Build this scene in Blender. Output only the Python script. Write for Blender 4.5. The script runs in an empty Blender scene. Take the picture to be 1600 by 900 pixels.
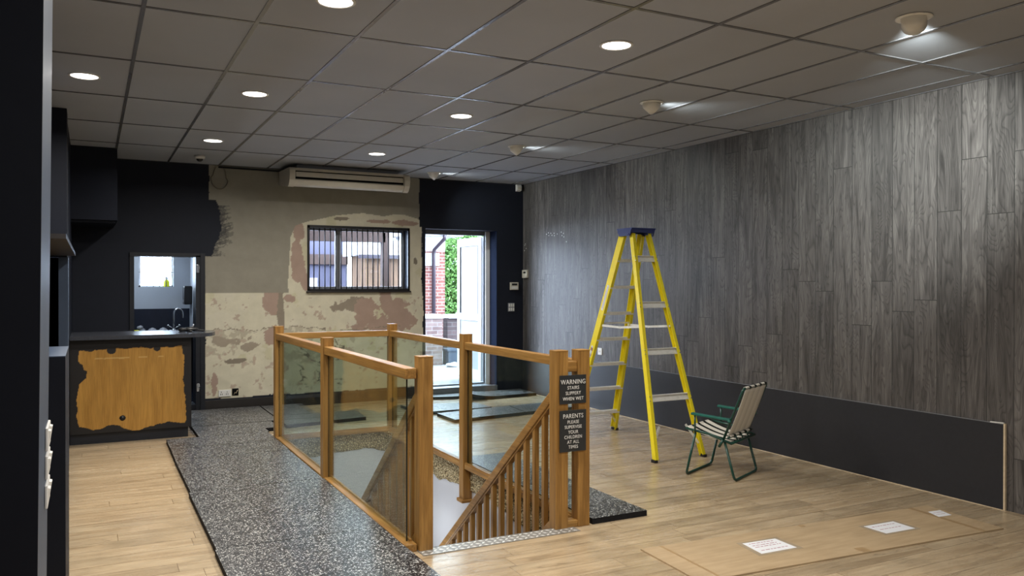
import bpy, bmesh, math, random
import numpy as np
from mathutils import Vector, Matrix
random.seed(7)
S = bpy.context.scene
COL = S.collection
PI = math.pi

# ------------------------------------------------------------------ camera, world, exposure
ZC = 3.1485          # ceiling height
YB = 11.0            # back wall
XR = 5.87            # right wall
cam_d = bpy.data.cameras.new('camera'); cam = bpy.data.objects.new('camera', cam_d); COL.objects.link(cam)
S.camera = cam
cam_d.sensor_width = 36.0; cam_d.lens = 1275.366 / 1600 * 36.0
cam_d.clip_start = 0.05; cam_d.clip_end = 200
yaw, pitch, roll = 0.476738771, -0.00472514, 0.000953989
r_ = Vector((math.cos(yaw), -math.sin(yaw), 0)); f_ = Vector((math.sin(yaw), math.cos(yaw), 0)); u_ = Vector((0, 0, 1))
f2 = f_ * math.cos(pitch) + u_ * math.sin(pitch); u2 = u_ * math.cos(pitch) - f_ * math.sin(pitch)
r3 = r_ * math.cos(roll) + u2 * math.sin(roll); u3 = u2 * math.cos(roll) - r_ * math.sin(roll)
mw = Matrix.Identity(4)
for i in range(3):
    mw[i][0] = r3[i]; mw[i][1] = u3[i]; mw[i][2] = -f2[i]
mw[0][3], mw[1][3], mw[2][3] = 0, 0, 1.63
cam.matrix_world = mw

S.view_settings.view_transform = 'Standard'
S.view_settings.look = 'None'
S.view_settings.exposure = 0.22
S.view_settings.gamma = 1.0
S.view_settings.use_curve_mapping = False
world = bpy.data.worlds.new('world'); S.world = world; world.use_nodes = True
bg = world.node_tree.nodes['Background']
bg.inputs[0].default_value = (0.66, 0.80, 1.0, 1); bg.inputs[1].default_value = 19.0

DOWN_W = 28.0        # watts of one ceiling downlight
WASH_W = 95.0        # watts of one wall washer
DOWN_COL = (1.0, 0.955, 0.88)
WASH_COL = (0.93, 1.0, 0.97)

def lamp_area(name, loc, size, power, color, rot=(0, 0, 0), shape='DISK', parent=None, spread=None, sy=None):
    d = bpy.data.lights.new(name, 'AREA'); d.shape = shape; d.size = size; d.energy = power; d.color = color
    if sy: d.size_y = sy
    if spread: d.spread = spread
    o = bpy.data.objects.new(name, d); COL.objects.link(o); o.location = loc; o.rotation_euler = rot
    if parent:
        o.parent = parent; o.location = Vector(loc) - parent.location
    return o
# the stair well has its own light below; kitchen fill is an added, unseen lamp
lamp_area('stairwell_lamp', (2.35, 7.0, -1.2), 0.5, 11, (0.86, 0.92, 1.0), (PI, 0, 0))
lamp_area('kitchen_fill', (0.5, 12.2, 2.35), 0.6, 14, (0.80, 0.90, 1.0))

# ------------------------------------------------------------------ helpers
def ident(o, label=None, cat=None, group=None, kind=None):
    if label: o['label'] = label
    if cat: o['category'] = cat
    if group: o['group'] = group
    if kind: o['kind'] = kind
    return o

def thing(name, label, cat, loc=(0, 0, 0), group=None):
    o = bpy.data.objects.new(name, None); COL.objects.link(o); o.location = loc; o.empty_display_size = 0.1
    return ident(o, label, cat, group)

class MB:
    """collects shapes in world coordinates; build() links them as one mesh object"""
    def __init__(self): self.bm = bmesh.new()
    def _faces(self, before, mi, smooth):
        lay = self.bm.faces.layers.int.get('done') or self.bm.faces.layers.int.new('done')
        for f in self.bm.faces:
            if f[lay] == 0:
                f[lay] = 1; f.material_index = mi; f.smooth = smooth
    def box(self, x0, x1, y0, y1, z0, z1, mi=0, bevel=0.0):
        return self.obox(((x0+x1)/2, (y0+y1)/2, (z0+z1)/2), (1,0,0), (0,1,0), (0,0,1), abs(x1-x0), abs(y1-y0), abs(z1-z0), mi, bevel)
    def obox(self, c, ax, ay, az, lx, ly, lz, mi=0, bevel=0.0):
        n = len(self.bm.faces)
        c = Vector(c); ax = Vector(ax).normalized()*lx/2; ay = Vector(ay).normalized()*ly/2; az = Vector(az).normalized()*lz/2
        vs = [self.bm.verts.new(c + ax*i + ay*j + az*k) for i in (-1,1) for j in (-1,1) for k in (-1,1)]
        fs = []
        for q in ((0,1,3,2),(4,6,7,5),(0,4,5,1),(2,3,7,6),(0,2,6,4),(1,5,7,3)):
            fs.append(self.bm.faces.new([vs[i] for i in q]))
        if bevel > 0:
            es = list({e for f in fs for e in f.edges})
            bmesh.ops.bevel(self.bm, geom=es, offset=bevel, segments=2, affect='EDGES', profile=0.6)
        self._faces(n, mi, False)
        return self
    def bar(self, p, q, w, t, up=(0,0,1), mi=0, bevel=0.0):
        """box from p to q, w across, t along 'up'"""
        p = Vector(p); q = Vector(q); d = (q-p); L = d.length; d.normalize()
        s = d.cross(Vector(up)).normalized(); u = s.cross(d).normalized()
        return self.obox((p+q)/2, d, s, u, L, w, t, mi, bevel)
    def tube(self, path, r, n=10, mi=0, caps=True, smooth=True, radii=None):
        b = len(self.bm.faces)
        P = [Vector(p) for p in path]
        rings = []; prev = None
        for i, p in enumerate(P):
            if i == 0: t = P[1]-P[0]
            elif i == len(P)-1: t = P[-1]-P[-2]
            else: t = (P[i+1]-P[i]).normalized() + (P[i]-P[i-1]).normalized()
            t.normalize()
            if prev is None:
                a = Vector((0,0,1)) if abs(t.z) < 0.9 else Vector((1,0,0))
                s = t.cross(a).normalized()
            else:
                s = (prev - t*prev.dot(t)).normalized()
            prev = s; u = t.cross(s)
            rr = radii[i] if radii else r
            rings.append([self.bm.verts.new(p + (s*math.cos(2*PI*k/n) + u*math.sin(2*PI*k/n))*rr) for k in range(n)])
        for a_, b_ in zip(rings, rings[1:]):
            for k in range(n):
                self.bm.faces.new([a_[k], a_[(k+1)%n], b_[(k+1)%n], b_[k]])
        if caps:
            self.bm.faces.new(rings[0][::-1]); self.bm.faces.new(rings[-1])
        self._faces(b, mi, smooth)
        return self
    def lathe(self, prof, c, n=24, mi=0, smooth=True, axis=(0,0,1)):
        """prof: (radius, height) pairs about an axis through c"""
        b = len(self.bm.faces); c = Vector(c); a = Vector(axis).normalized()
        h = Vector((1,0,0)) if abs(a.x) < 0.9 else Vector((0,1,0))
        s = a.cross(h).normalized(); u = a.cross(s)
        rings = []
        for r, z in prof:
            if r < 1e-6: rings.append([self.bm.verts.new(c + a*z)])
            else: rings.append([self.bm.verts.new(c + a*z + (s*math.cos(2*PI*k/n) + u*math.sin(2*PI*k/n))*r) for k in range(n)])
        for A, B in zip(rings, rings[1:]):
            for k in range(n):
                if len(A) == 1 and len(B) == 1: continue
                if len(A) == 1: self.bm.faces.new([A[0], B[(k+1)%n], B[k]])
                elif len(B) == 1: self.bm.faces.new([A[k], A[(k+1)%n], B[0]])
                else: self.bm.faces.new([A[k], A[(k+1)%n], B[(k+1)%n], B[k]])
        self._faces(b, mi, smooth)
        return self
    def prism(self, poly, ext, mi=0, smooth=False):
        """poly: list of 3D points, ext: extrusion vector"""
        b = len(self.bm.faces); e = Vector(ext)
        A = [self.bm.verts.new(Vector(p)) for p in poly]; B = [self.bm.verts.new(Vector(p)+e) for p in poly]
        n = len(A)
        self.bm.faces.new(A[::-1]); self.bm.faces.new(B)
        for k in range(n): self.bm.faces.new([A[k], A[(k+1)%n], B[(k+1)%n], B[k]])
        self._faces(b, mi, smooth)
        return self
    def quad(self, *pts, mi=0):
        b = len(self.bm.faces); self.bm.faces.new([self.bm.verts.new(Vector(p)) for p in pts]); self._faces(b, mi, False); return self
    def ball(self, c, rx, ry, rz, mi=0, seg=12, jitter=0.0, sub=2):
        b = len(self.bm.faces)
        r = bmesh.ops.create_icosphere(self.bm, subdivisions=sub, radius=1.0)
        for v in r['verts']:
            j = 1 + random.uniform(-jitter, jitter)
            v.co = Vector((c[0]+v.co.x*rx*j, c[1]+v.co.y*ry*j, c[2]+v.co.z*rz*j))
        self._faces(b, mi, True); return self
    def build(self, name, mats, parent=None, recalc=True):
        lay = self.bm.faces.layers.int.get('done')
        if lay: self.bm.faces.layers.int.remove(lay)
        if recalc: bmesh.ops.recalc_face_normals(self.bm, faces=self.bm.faces)
        off = parent_world(parent)
        me = bpy.data.meshes.new(name)
        if off is None:
            # origin at the centre of the bottom
            xs = [v.co.x for v in self.bm.verts]; ys = [v.co.y for v in self.bm.verts]; zs = [v.co.z for v in self.bm.verts]
            o0 = Vector(((min(xs)+max(xs))/2, (min(ys)+max(ys))/2, min(zs)))
        else: o0 = off
        for v in self.bm.verts: v.co -= o0
        self.bm.to_mesh(me); self.bm.free()
        if not isinstance(mats, (list, tuple)): mats = [mats]
        for m in mats: me.materials.append(m)
        o = bpy.data.objects.new(name, me); COL.objects.link(o)
        if parent is None: o.location = o0
        else: o.parent = parent
        return o

def parent_world(p):
    if p is None: return None
    v = Vector((0,0,0)); q = p
    while q is not None: v = v + q.location; q = q.parent
    return v

def struct(name, mb, mats):
    o = mb.build(name, mats); o['kind'] = 'structure'; return o

def copy_tree(o, parent=None):
    c = o.copy(); COL.objects.link(c)
    if parent is not None: c.parent = parent
    for ch in [x for x in KIDS if x.parent == o]: copy_tree(ch, c)
    return c
KIDS = []

def dup(root, loc, label=None):
    """a copy of a thing with copies of its parts, sub-parts and lamps"""
    def rec(o, par):
        c = o.copy(); COL.objects.link(c)
        if par is not None: c.parent = par
        for ch in list(o.children): rec(ch, c)
        return c
    r = rec(root, None); r.location = loc
    if label: r['label'] = label
    return r

# ------------------------------------------------------------------ materials
class NT:
    def __init__(self, name):
        self.m = bpy.data.materials.new(name); self.m.use_nodes = True
        self.t = self.m.node_tree; self.n = self.t.nodes; self.b = self.n['Principled BSDF']
    def add(self, typ, **kw):
        x = self.n.new(typ)
        for k, v in kw.items():
            if k.startswith('i_'):
                x.inputs[k[2:].replace('_', ' ')].default_value = v
            else: setattr(x, k, v)
        return x
    def link(self, a, b): self.t.links.new(a, b)
    def coords(self, kind='Object', scale=(1,1,1), rot=(0,0,0), loc=(0,0,0)):
        c = self.n.new('ShaderNodeTexCoord'); m = self.n.new('ShaderNodeMapping')
        if kind == 'World':
            g = self.n.new('ShaderNodeNewGeometry'); self.link(g.outputs['Position'], m.inputs[0])
        else: self.link(c.outputs[kind], m.inputs[0])
        m.inputs['Scale'].default_value = scale; m.inputs['Rotation'].default_value = rot; m.inputs['Location'].default_value = loc
        return m.outputs[0]
    def noise(self, co, scale, detail=4, rough=0.55, dist=0.0):
        x = self.n.new('ShaderNodeTexNoise'); x.inputs['Scale'].default_value = scale; x.inputs['Detail'].default_value = detail
        x.inputs['Roughness'].default_value = rough; x.inputs['Distortion'].default_value = dist
        self.link(co, x.inputs['Vector']); return x
    def ramp(self, fac, stops, interp='LINEAR'):
        x = self.n.new('ShaderNodeValToRGB'); x.color_ramp.interpolation = interp
        e = x.color_ramp.elements
        while len(e) < len(stops): e.new(0.5)
        for i, (p, c) in enumerate(stops):
            e[i].position = p; e[i].color = (c[0], c[1], c[2], 1) if not isinstance(c, (int, float)) else (c, c, c, 1)
        self.link(fac, x.inputs[0]); return x.outputs[0]
    def mix(self, fac, a, b, typ='MIX'):
        x = self.n.new('ShaderNodeMix'); x.data_type = 'RGBA'; x.blend_type = typ
        for inp, v in ((x.inputs[0], fac), (x.inputs[6], a), (x.inputs[7], b)):
            if isinstance(v, (int, float)): inp.default_value = v
            elif isinstance(v, tuple): inp.default_value = (v[0], v[1], v[2], 1)
            else: self.link(v, inp)
        return x.outputs[2]
    def math(self, op, a, b=0.0):
        x = self.n.new('ShaderNodeMath'); x.operation = op
        for inp, v in ((x.inputs[0], a), (x.inputs[1], b)):
            if isinstance(v, (int, float)): inp.default_value = v
            else: self.link(v, inp)
        return x.outputs[0]
    def bump(self, h, strength=0.3, dist=0.01):
        x = self.n.new('ShaderNodeBump'); x.inputs['Strength'].default_value = strength; x.inputs['Distance'].default_value = dist
        self.link(h, x.inputs['Height']); self.link(x.outputs[0], self.b.inputs['Normal'])
    def base(self, c):
        if isinstance(c, tuple): self.b.inputs['Base Color'].default_value = (c[0], c[1], c[2], 1)
        else: self.link(c, self.b.inputs['Base Color'])
    def set(self, rough=None, metal=None, spec=None, coat=None):
        if rough is not None: self.b.inputs['Roughness'].default_value = rough
        if metal is not None: self.b.inputs['Metallic'].default_value = metal
        if spec is not None: self.b.inputs['Specular IOR Level'].default_value = spec
        if coat is not None: self.b.inputs['Coat Weight'].default_value = coat

def plain(name, c, rough=0.5, metal=0.0, spec=0.5, var=0.12, scale=12.0, bump=0.0):
    """paint, plastic or metal with a slight procedural mottling"""
    m = NT(name); co = m.coords('Object')
    nz = m.noise(co, scale, 5)
    lo = tuple(v*(1-var) for v in c); hi = tuple(min(1, v*(1+var)) for v in c)
    m.base(m.ramp(nz.outputs['Fac'], [(0.3, lo), (0.7, hi)]))
    m.set(rough, metal, spec)
    if bump: m.bump(m.noise(co, scale*8, 3).outputs['Fac'], bump, 0.003)
    return m.m

def oak(name, axis, c0=(0.25, 0.118, 0.026), c1=(0.50, 0.272, 0.076), rough=0.38):
    m = NT(name)
    sc = [16, 16, 16]; sc[axis] = 1.3
    co = m.coords('World', tuple(sc))
    n1 = m.noise(co, 1.0, 6, 0.6, 1.2)
    sc2 = [110, 110, 110]; sc2[axis] = 3.5
    n2 = m.noise(m.coords('World', tuple(sc2)), 1.0, 4, 0.6)
    g = m.ramp(n1.outputs['Fac'], [(0.28, c0), (0.5, tuple((a+b)/2 for a, b in zip(c0, c1))), (0.72, c1)])
    f = m.ramp(n2.outputs['Fac'], [(0.35, 0.72), (0.6, 1.0)])
    m.base(m.mix(1.0, g, f, 'MULTIPLY')); m.set(rough, 0, 0.45)
    m.bump(n2.outputs['Fac'], 0.12, 0.002)
    return m.m

M = {}
M['oak_x'] = oak('oak_along_x', 0); M['oak_y'] = oak('oak_along_y', 1); M['oak_z'] = oak('oak_upright', 2)
M['navy'] = plain('navy_wall_paint', (0.0080, 0.0105, 0.0195), 0.6, 0, 0.22, 0.12, 3, 0.1)
M['navy_door'] = plain('navy_satin_paint', (0.012, 0.014, 0.020), 0.4, 0, 0.4, 0.1)
M['matt_navy'] = plain('matt_navy_reveal_paint', (0.011, 0.014, 0.024), 0.95, 0, 0.0, 0.1)
M['pillar_paint'] = plain('blue_grey_satin_paint', (0.055, 0.078, 0.125), 0.45, 0, 0.4, 0.08, 3)
M['white'] = plain('white_plastic', (0.74, 0.73, 0.70), 0.4, 0, 0.5, 0.04)
M['upvc'] = plain('white_upvc', (0.80, 0.81, 0.83), 0.35, 0, 0.5, 0.03)
M['leaf_white'] = plain('white_door_frame_paint', (0.50, 0.51, 0.53), 0.4, 0, 0.4, 0.03)
M['leaf_panel'] = plain('white_door_panel', (0.26, 0.265, 0.27), 0.5, 0, 0.3, 0.03)
M['grey_alu'] = plain('grey_aluminium', (0.24, 0.25, 0.27), 0.4, 0.4, 0.5, 0.06)
M['cream_metal'] = plain('cream_enamelled_casing', (0.60, 0.56, 0.47), 0.45, 0, 0.5, 0.05)
M['black'] = plain('black_plastic', (0.012, 0.012, 0.013), 0.4, 0, 0.5, 0.1)
M['black_iron'] = plain('black_iron', (0.010, 0.010, 0.011), 0.45, 0.2, 0.4, 0.1)
M['dark_gap'] = plain('unlit_recess', (0.006, 0.006, 0.006), 0.9, 0, 0.1, 0.1)
M['alu'] = plain('brushed_aluminium', (0.78, 0.77, 0.73), 0.35, 0.1, 0.5, 0.07, 30)
M['steel'] = plain('stainless_steel', (0.62, 0.63, 0.65), 0.22, 1.0, 0.5, 0.05, 30)
M['yellow'] = plain('yellow_fibreglass', (0.82, 0.69, 0.02), 0.38, 0, 0.5, 0.05, 20)
M['blue_cap'] = plain('dark_blue_plastic', (0.018, 0.028, 0.14), 0.4, 0, 0.5, 0.08)
M['rubber_foot'] = plain('black_rubber', (0.02, 0.018, 0.018), 0.7, 0, 0.3, 0.1)
M['green_tube'] = plain('green_enamelled_tube', (0.006, 0.050, 0.036), 0.3, 0, 0.5, 0.08)
M['green_arm'] = plain('green_plastic', (0.010, 0.115, 0.090), 0.4, 0, 0.5, 0.08)
M['pale_plaster'] = plain('pale_stairwell_paint', (0.56, 0.57, 0.60), 0.7, 0, 0.2, 0.05, 1.5)
M['kitchen_paint'] = plain('pale_grey_kitchen_paint', (0.40, 0.44, 0.50), 0.6, 0, 0.3, 0.04, 2)
M['dark_tile'] = plain('dark_splashback', (0.013, 0.017, 0.03), 0.25, 0, 0.5, 0.1)
M['worktop'] = plain('dark_worktop', (0.03, 0.033, 0.042), 0.25, 0, 0.5, 0.15, 60)
M['counter_top'] = plain('dark_grey_counter_laminate', (0.050, 0.054, 0.066), 0.22, 0, 0.5, 0.15, 60)
M['yellow_soap'] = plain('yellow_liquid', (0.75, 0.78, 0.02), 0.2, 0, 0.5, 0.05)
M['carpet_step'] = plain('grey_stair_covering', (0.16, 0.16, 0.17), 0.9, 0, 0.2, 0.2, 40)
M['paper'] = plain('white_paper', (0.82, 0.83, 0.86), 0.5, 0, 0.4, 0.03)
M['print_red'] = plain('faded_red_print', (0.42, 0.22, 0.26), 0.7, 0, 0.2, 0.1)
M['print_grey'] = plain('faded_grey_print', (0.38, 0.38, 0.42), 0.7, 0, 0.2, 0.1)
M['tape'] = plain('brown_parcel_tape', (0.37, 0.245, 0.125), 0.3, 0, 0.5, 0.08)
M['clear_tape'] = plain('clear_film_over_card', (0.40, 0.32, 0.22), 0.25, 0, 0.5, 0.08)
M['sign_grey'] = plain('charcoal_sign_plate', (0.028, 0.032, 0.035), 0.4, 0, 0.5, 0.06)
M['letter'] = plain('white_lettering', (0.80, 0.80, 0.78), 0.5, 0, 0.4, 0.02)
M['raw_edge'] = plain('raw_board_edge', (0.62, 0.50, 0.34), 0.7, 0, 0.2, 0.1, 30)
M['brown_skirting'] = plain('dark_brown_skirting', (0.020, 0.017, 0.016), 0.45, 0, 0.4, 0.15, 8)
M['board'] = plain('charcoal_board_laminate', (0.019, 0.020, 0.025), 0.42, 0, 0.45, 0.10, 25)
M['spot_white'] = plain('cream_lamp_metal', (0.86, 0.85, 0.80), 0.35, 0, 0.5, 0.03)

# emissive lamp faces
m = NT('glowing_diffuser'); m.base((1, 0.97, 0.92)); m.b.inputs['Emission Color'].default_value = (1, 0.94, 0.86, 1); m.b.inputs['Emission Strength'].default_value = 7.0
M['glow'] = m.m
m = NT('lit_lamp_bulb'); m.base((1, 1, 1)); m.b.inputs['Emission Color'].default_value = (0.95, 1, 1, 1); m.b.inputs['Emission Strength'].default_value = 5.0
M['bulb'] = m.m

# glass sheet: clear with fresnel reflections
def glass(name, tint, ior=1.5):
    m = NT(name); m.n.remove(m.b)
    out = m.n['Material Output']
    tr = m.add('ShaderNodeBsdfTransparent'); tr.inputs[0].default_value = (*tint, 1)
    gl = m.add('ShaderNodeBsdfGlossy'); gl.inputs['Roughness'].default_value = 0.02; gl.inputs[0].default_value = (1, 1, 1, 1)
    nz = m.noise(m.coords('World', (1, 1, 1)), 2.2, 3)
    lw = m.add('ShaderNodeLayerWeight'); lw.inputs[0].default_value = 0.5
    sch = m.math('ADD', m.math('MULTIPLY', m.math('POWER', lw.outputs['Facing'], 5.0), 0.96), ((ior-1)/(ior+1))**2)
    mx = m.add('ShaderNodeMixShader')
    m.link(m.math('MULTIPLY', sch, m.math('ADD', m.math('MULTIPLY', nz.outputs['Fac'], 0.15), 0.92)), mx.inputs[0])
    m.link(tr.outputs[0], mx.inputs[1]); m.link(gl.outputs[0], mx.inputs[2]); m.link(mx.outputs[0], out.inputs[0])
    return m.m
M['glass'] = glass('clear_balustrade_glass', (0.90, 0.955, 0.925))
M['glass_edge'] = plain('dark_green_glass_edge', (0.006, 0.012, 0.011), 0.15, 0, 0.5, 0.1)
M['window_glass'] = glass('window_glass', (0.93, 0.95, 0.97))
M['fill_glass'] = glass('grey_fill_window_glass', (0.10, 0.10, 0.10))  # tint dims the daylight let in by the added fill window
m = NT('frosted_window_glass'); m.n.remove(m.b)
tr = m.add('ShaderNodeBsdfTransparent'); tr.inputs[0].default_value = (0.80, 0.78, 0.90, 1)
df = m.add('ShaderNodeBsdfTranslucent'); df.inputs[0].default_value = (0.80, 0.78, 0.92, 1)
nz = m.noise(m.coords('World', (3, 3, 5)), 1.5, 3)
mx = m.add('ShaderNodeMixShader'); m.link(m.ramp(nz.outputs['Fac'], [(0.3, 0.3), (0.7, 0.75)]), mx.inputs[0])
m.link(tr.outputs[0], mx.inputs[1]); m.link(df.outputs[0], mx.inputs[2]); m.link(mx.outputs[0], m.n['Material Output'].inputs[0])
M['frosted'] = m.m

# oak-effect laminate floor, boards along x
def floor_mat():
    m = NT('oak_laminate_floor')
    g0 = m.add('ShaderNodeNewGeometry'); sp = m.add('ShaderNodeSeparateXYZ'); m.link(g0.outputs['Position'], sp.inputs[0])
    wn = m.add('ShaderNodeTexWhiteNoise', noise_dimensions='1D'); m.link(m.math('FLOOR', m.math('DIVIDE', sp.outputs['Y'], 0.155)), wn.inputs['W'])
    cb = m.add('ShaderNodeCombineXYZ'); m.link(m.math('ADD', sp.outputs['X'], m.math('MULTIPLY', wn.outputs['Value'], 1.25)), cb.inputs[0]); m.link(sp.outputs['Y'], cb.inputs[1])
    co = cb.outputs[0]
    br = m.add('ShaderNodeTexBrick'); m.link(co, br.inputs['Vector'])
    br.offset = 0.0; br.inputs['Scale'].default_value = 1.0
    br.inputs['Brick Width'].default_value = 1.25; br.inputs['Row Height'].default_value = 0.155
    br.inputs['Mortar Size'].default_value = 0.0016; br.inputs['Mortar Smooth'].default_value = 0.2; br.inputs['Bias'].default_value = 0.0
    br.inputs['Color1'].default_value = (0, 0, 0, 1); br.inputs['Color2'].default_value = (1, 1, 1, 1); br.inputs['Mortar'].default_value = (0.5, 0.5, 0.5, 1)
    # shift the grain from board to board
    sep = m.add('ShaderNodeSeparateColor'); m.link(br.outputs['Color'], sep.inputs[0])
    cmb = m.add('ShaderNodeCombineXYZ'); m.link(m.math('MULTIPLY', sep.outputs[0], 7.3), cmb.inputs[0]); m.link(m.math('MULTIPLY', sep.outputs[0], 3.1), cmb.inputs[1])
    va = m.add('ShaderNodeVectorMath', operation='ADD'); m.link(co, va.inputs[0]); m.link(cmb.outputs[0], va.inputs[1])
    mp = m.add('ShaderNodeMapping'); mp.inputs['Scale'].default_value = (1.1, 14, 1); m.link(va.outputs[0], mp.inputs[0])
    g = m.noise(mp.outputs[0], 1.0, 6, 0.62, 0.9)
    mp2 = m.add('ShaderNodeMapping'); mp2.inputs['Scale'].default_value = (4, 90, 1); m.link(va.outputs[0], mp2.inputs[0])
    f = m.noise(mp2.outputs[0], 1.0, 3, 0.6)
    k = m.noise(va.outputs[0], 1.6, 4, 0.6, 0.6)
    col = m.ramp(g.outputs['Fac'], [(0.26, (0.27, 0.185, 0.105)), (0.42, (0.42, 0.31, 0.19)), (0.60, (0.51, 0.395, 0.255)), (0.80, (0.60, 0.48, 0.32))])
    col = m.mix(1.0, col, m.ramp(f.outputs['Fac'], [(0.3, 0.80), (0.62, 1.02)]), 'MULTIPLY')
    col = m.mix(1.0, col, m.ramp(k.outputs['Fac'], [(0.30, 0.74), (0.50, 1.0)]), 'MULTIPLY')
    mp4 = m.add('ShaderNodeMapping'); mp4.inputs['Scale'].default_value = (5, 22, 1); m.link(va.outputs[0], mp4.inputs[0])
    kn = m.noise(mp4.outputs[0], 1.0, 5, 0.7, 1.5)
    col = m.mix(1.0, col, m.ramp(kn.outputs['Fac'], [(0.30, 0.55), (0.40, 1.0)]), 'MULTIPLY')
    tone = m.ramp(sep.outputs[0], [(0.0, 0.88), (1.0, 1.08)])
    col = m.mix(1.0, col, tone, 'MULTIPLY')
    col = m.mix(br.outputs['Fac'], col, (0.12, 0.075, 0.04))
    m.base(col); m.set(0.33, 0, 0.5)
    rr = m.ramp(g.outputs['Fac'], [(0.3, 0.32), (0.7, 0.22)]); m.link(rr, m.b.inputs['Roughness'])
    m.bump(m.math('SUBTRACT', m.math('MULTIPLY', f.outputs['Fac'], 0.25), br.outputs['Fac']), 0.15, 0.002)
    return m.m
M['floor'] = floor_mat()

# charcoal wood-effect wall boards, upright
def plank_mat():
    m = NT('charcoal_plank_cladding')
    g0 = m.add('ShaderNodeNewGeometry'); sp = m.add('ShaderNodeSeparateXYZ'); m.link(g0.outputs['Position'], sp.inputs[0])
    yy = m.math('ADD', sp.outputs['Y'], 0.062)
    wn = m.add('ShaderNodeTexWhiteNoise', noise_dimensions='1D'); m.link(m.math('FLOOR', m.math('DIVIDE', yy, 0.2)), wn.inputs['W'])
    cb = m.add('ShaderNodeCombineXYZ'); m.link(m.math('ADD', sp.outputs['Z'], m.math('MULTIPLY', wn.outputs['Value'], 2.2)), cb.inputs[0]); m.link(yy, cb.inputs[1])
    co = cb.outputs[0]
    br = m.add('ShaderNodeTexBrick'); m.link(co, br.inputs['Vector']); br.offset = 0.0; br.inputs['Scale'].default_value = 1.0
    br.inputs['Brick Width'].default_value = 2.2; br.inputs['Row Height'].default_value = 0.2
    br.inputs['Mortar Size'].default_value = 0.0027; br.inputs['Mortar Smooth'].default_value = 0.1; br.inputs['Bias'].default_value = 0
    br.inputs['Color1'].default_value = (0, 0, 0, 1); br.inputs['Color2'].default_value = (1, 1, 1, 1)
    sep = m.add('ShaderNodeSeparateColor'); m.link(br.outputs['Color'], sep.inputs[0])
    cmb = m.add('ShaderNodeCombineXYZ'); m.link(m.math('MULTIPLY', sep.outputs[0], 9.7), cmb.inputs[0]); m.link(m.math('MULTIPLY', sep.outputs[0], 4.3), cmb.inputs[1])
    va = m.add('ShaderNodeVectorMath', operation='ADD'); m.link(co, va.inputs[0]); m.link(cmb.outputs[0], va.inputs[1])
    mp = m.add('ShaderNodeMapping'); mp.inputs['Scale'].default_value = (1.3, 15, 1); m.link(va.outputs[0], mp.inputs[0])
    g = m.noise(mp.outputs[0], 1.0, 5, 0.62, 1.4)
    # cathedral grain: rings of a stretched, distorted noise
    mp3 = m.add('ShaderNodeMapping'); mp3.inputs['Scale'].default_value = (1.2, 6.5, 1); m.link(va.outputs[0], mp3.inputs[0])
    c = m.noise(mp3.outputs[0], 1.0, 2, 0.5, 0.5)
    rings = m.math('FRACT', m.math('MULTIPLY', c.outputs['Fac'], 24.0))
    rr = m.ramp(rings, [(0.0, 0.50), (0.30, 1.0), (0.85, 1.15), (1.0, 0.55)])
    mp2 = m.add('ShaderNodeMapping'); mp2.inputs['Scale'].default_value = (4, 150, 1); m.link(va.outputs[0], mp2.inputs[0])
    f = m.noise(mp2.outputs[0], 1.0, 4, 0.65)
    col = m.ramp(g.outputs['Fac'], [(0.28, (0.040, 0.036, 0.034)), (0.5, (0.092, 0.083, 0.079)), (0.75, (0.165, 0.152, 0.143))])
    col = m.mix(0.75, col, rr, 'MULTIPLY')
    col = m.mix(1.0, col, m.ramp(f.outputs['Fac'], [(0.30, 0.72), (0.55, 1.0), (0.75, 1.28)]), 'MULTIPLY')
    col = m.mix(1.0, col, m.ramp(sep.outputs[0], [(0, 0.78), (1, 1.15)]), 'MULTIPLY')
    col = m.mix(br.outputs['Fac'], col, (0.020, 0.019, 0.018))
    m.base(col); m.set(0.48, 0, 0.45)
    m.bump(m.math('SUBTRACT', m.math('MULTIPLY', f.outputs['Fac'], 0.4), br.outputs['Fac']), 0.3, 0.003)
    return m.m
M['planks'] = plank_mat()

# speckled recycled-rubber matting
def rubber_mat():
    m = NT('speckled_rubber'); co = m.coords('World')
    def flecks(scale, thr, off):
        wv = m.noise(m.coords('World', loc=(off, off, 0)), 55, 2)
        va = m.add('ShaderNodeVectorMath', operation='MULTIPLY_ADD'); m.link(wv.outputs['Color'], va.inputs[0]); va.inputs[1].default_value = (0.012, 0.012, 0.012); m.link(co, va.inputs[2])
        v = m.add('ShaderNodeTexVoronoi'); v.inputs['Scale'].default_value = scale; m.link(va.outputs[0], v.inputs['Vector'])
        s = m.add('ShaderNodeSeparateColor'); m.link(v.outputs['Color'], s.inputs[0])
        pick = m.ramp(s.outputs[0], [(thr, 0.0), (thr+0.01, 1.0)])
        near = m.ramp(v.outputs['Distance'], [(0.36, 1.0), (0.50, 0.0)])
        return m.math('MULTIPLY', pick, near)
    a = flecks(85, 0.66, 0.0); b = flecks(130, 0.62, 3.0)
    fac = m.math('MAXIMUM', a, m.math('MULTIPLY', b, 0.6))
    m.base(m.mix(fac, (0.013, 0.014, 0.018), (0.58, 0.58, 0.56))); m.set(0.34, 0, 0.5)
    m.bump(m.noise(co, 160, 3).outputs['Fac'], 0.15, 0.003)
    return m.m
M['rubber'] = rubber_mat()
M['rubber_edge'] = plain('plain_rubber_edge', (0.012, 0.012, 0.014), 0.8, 0, 0.2, 0.3, 40, 0.3)

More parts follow.
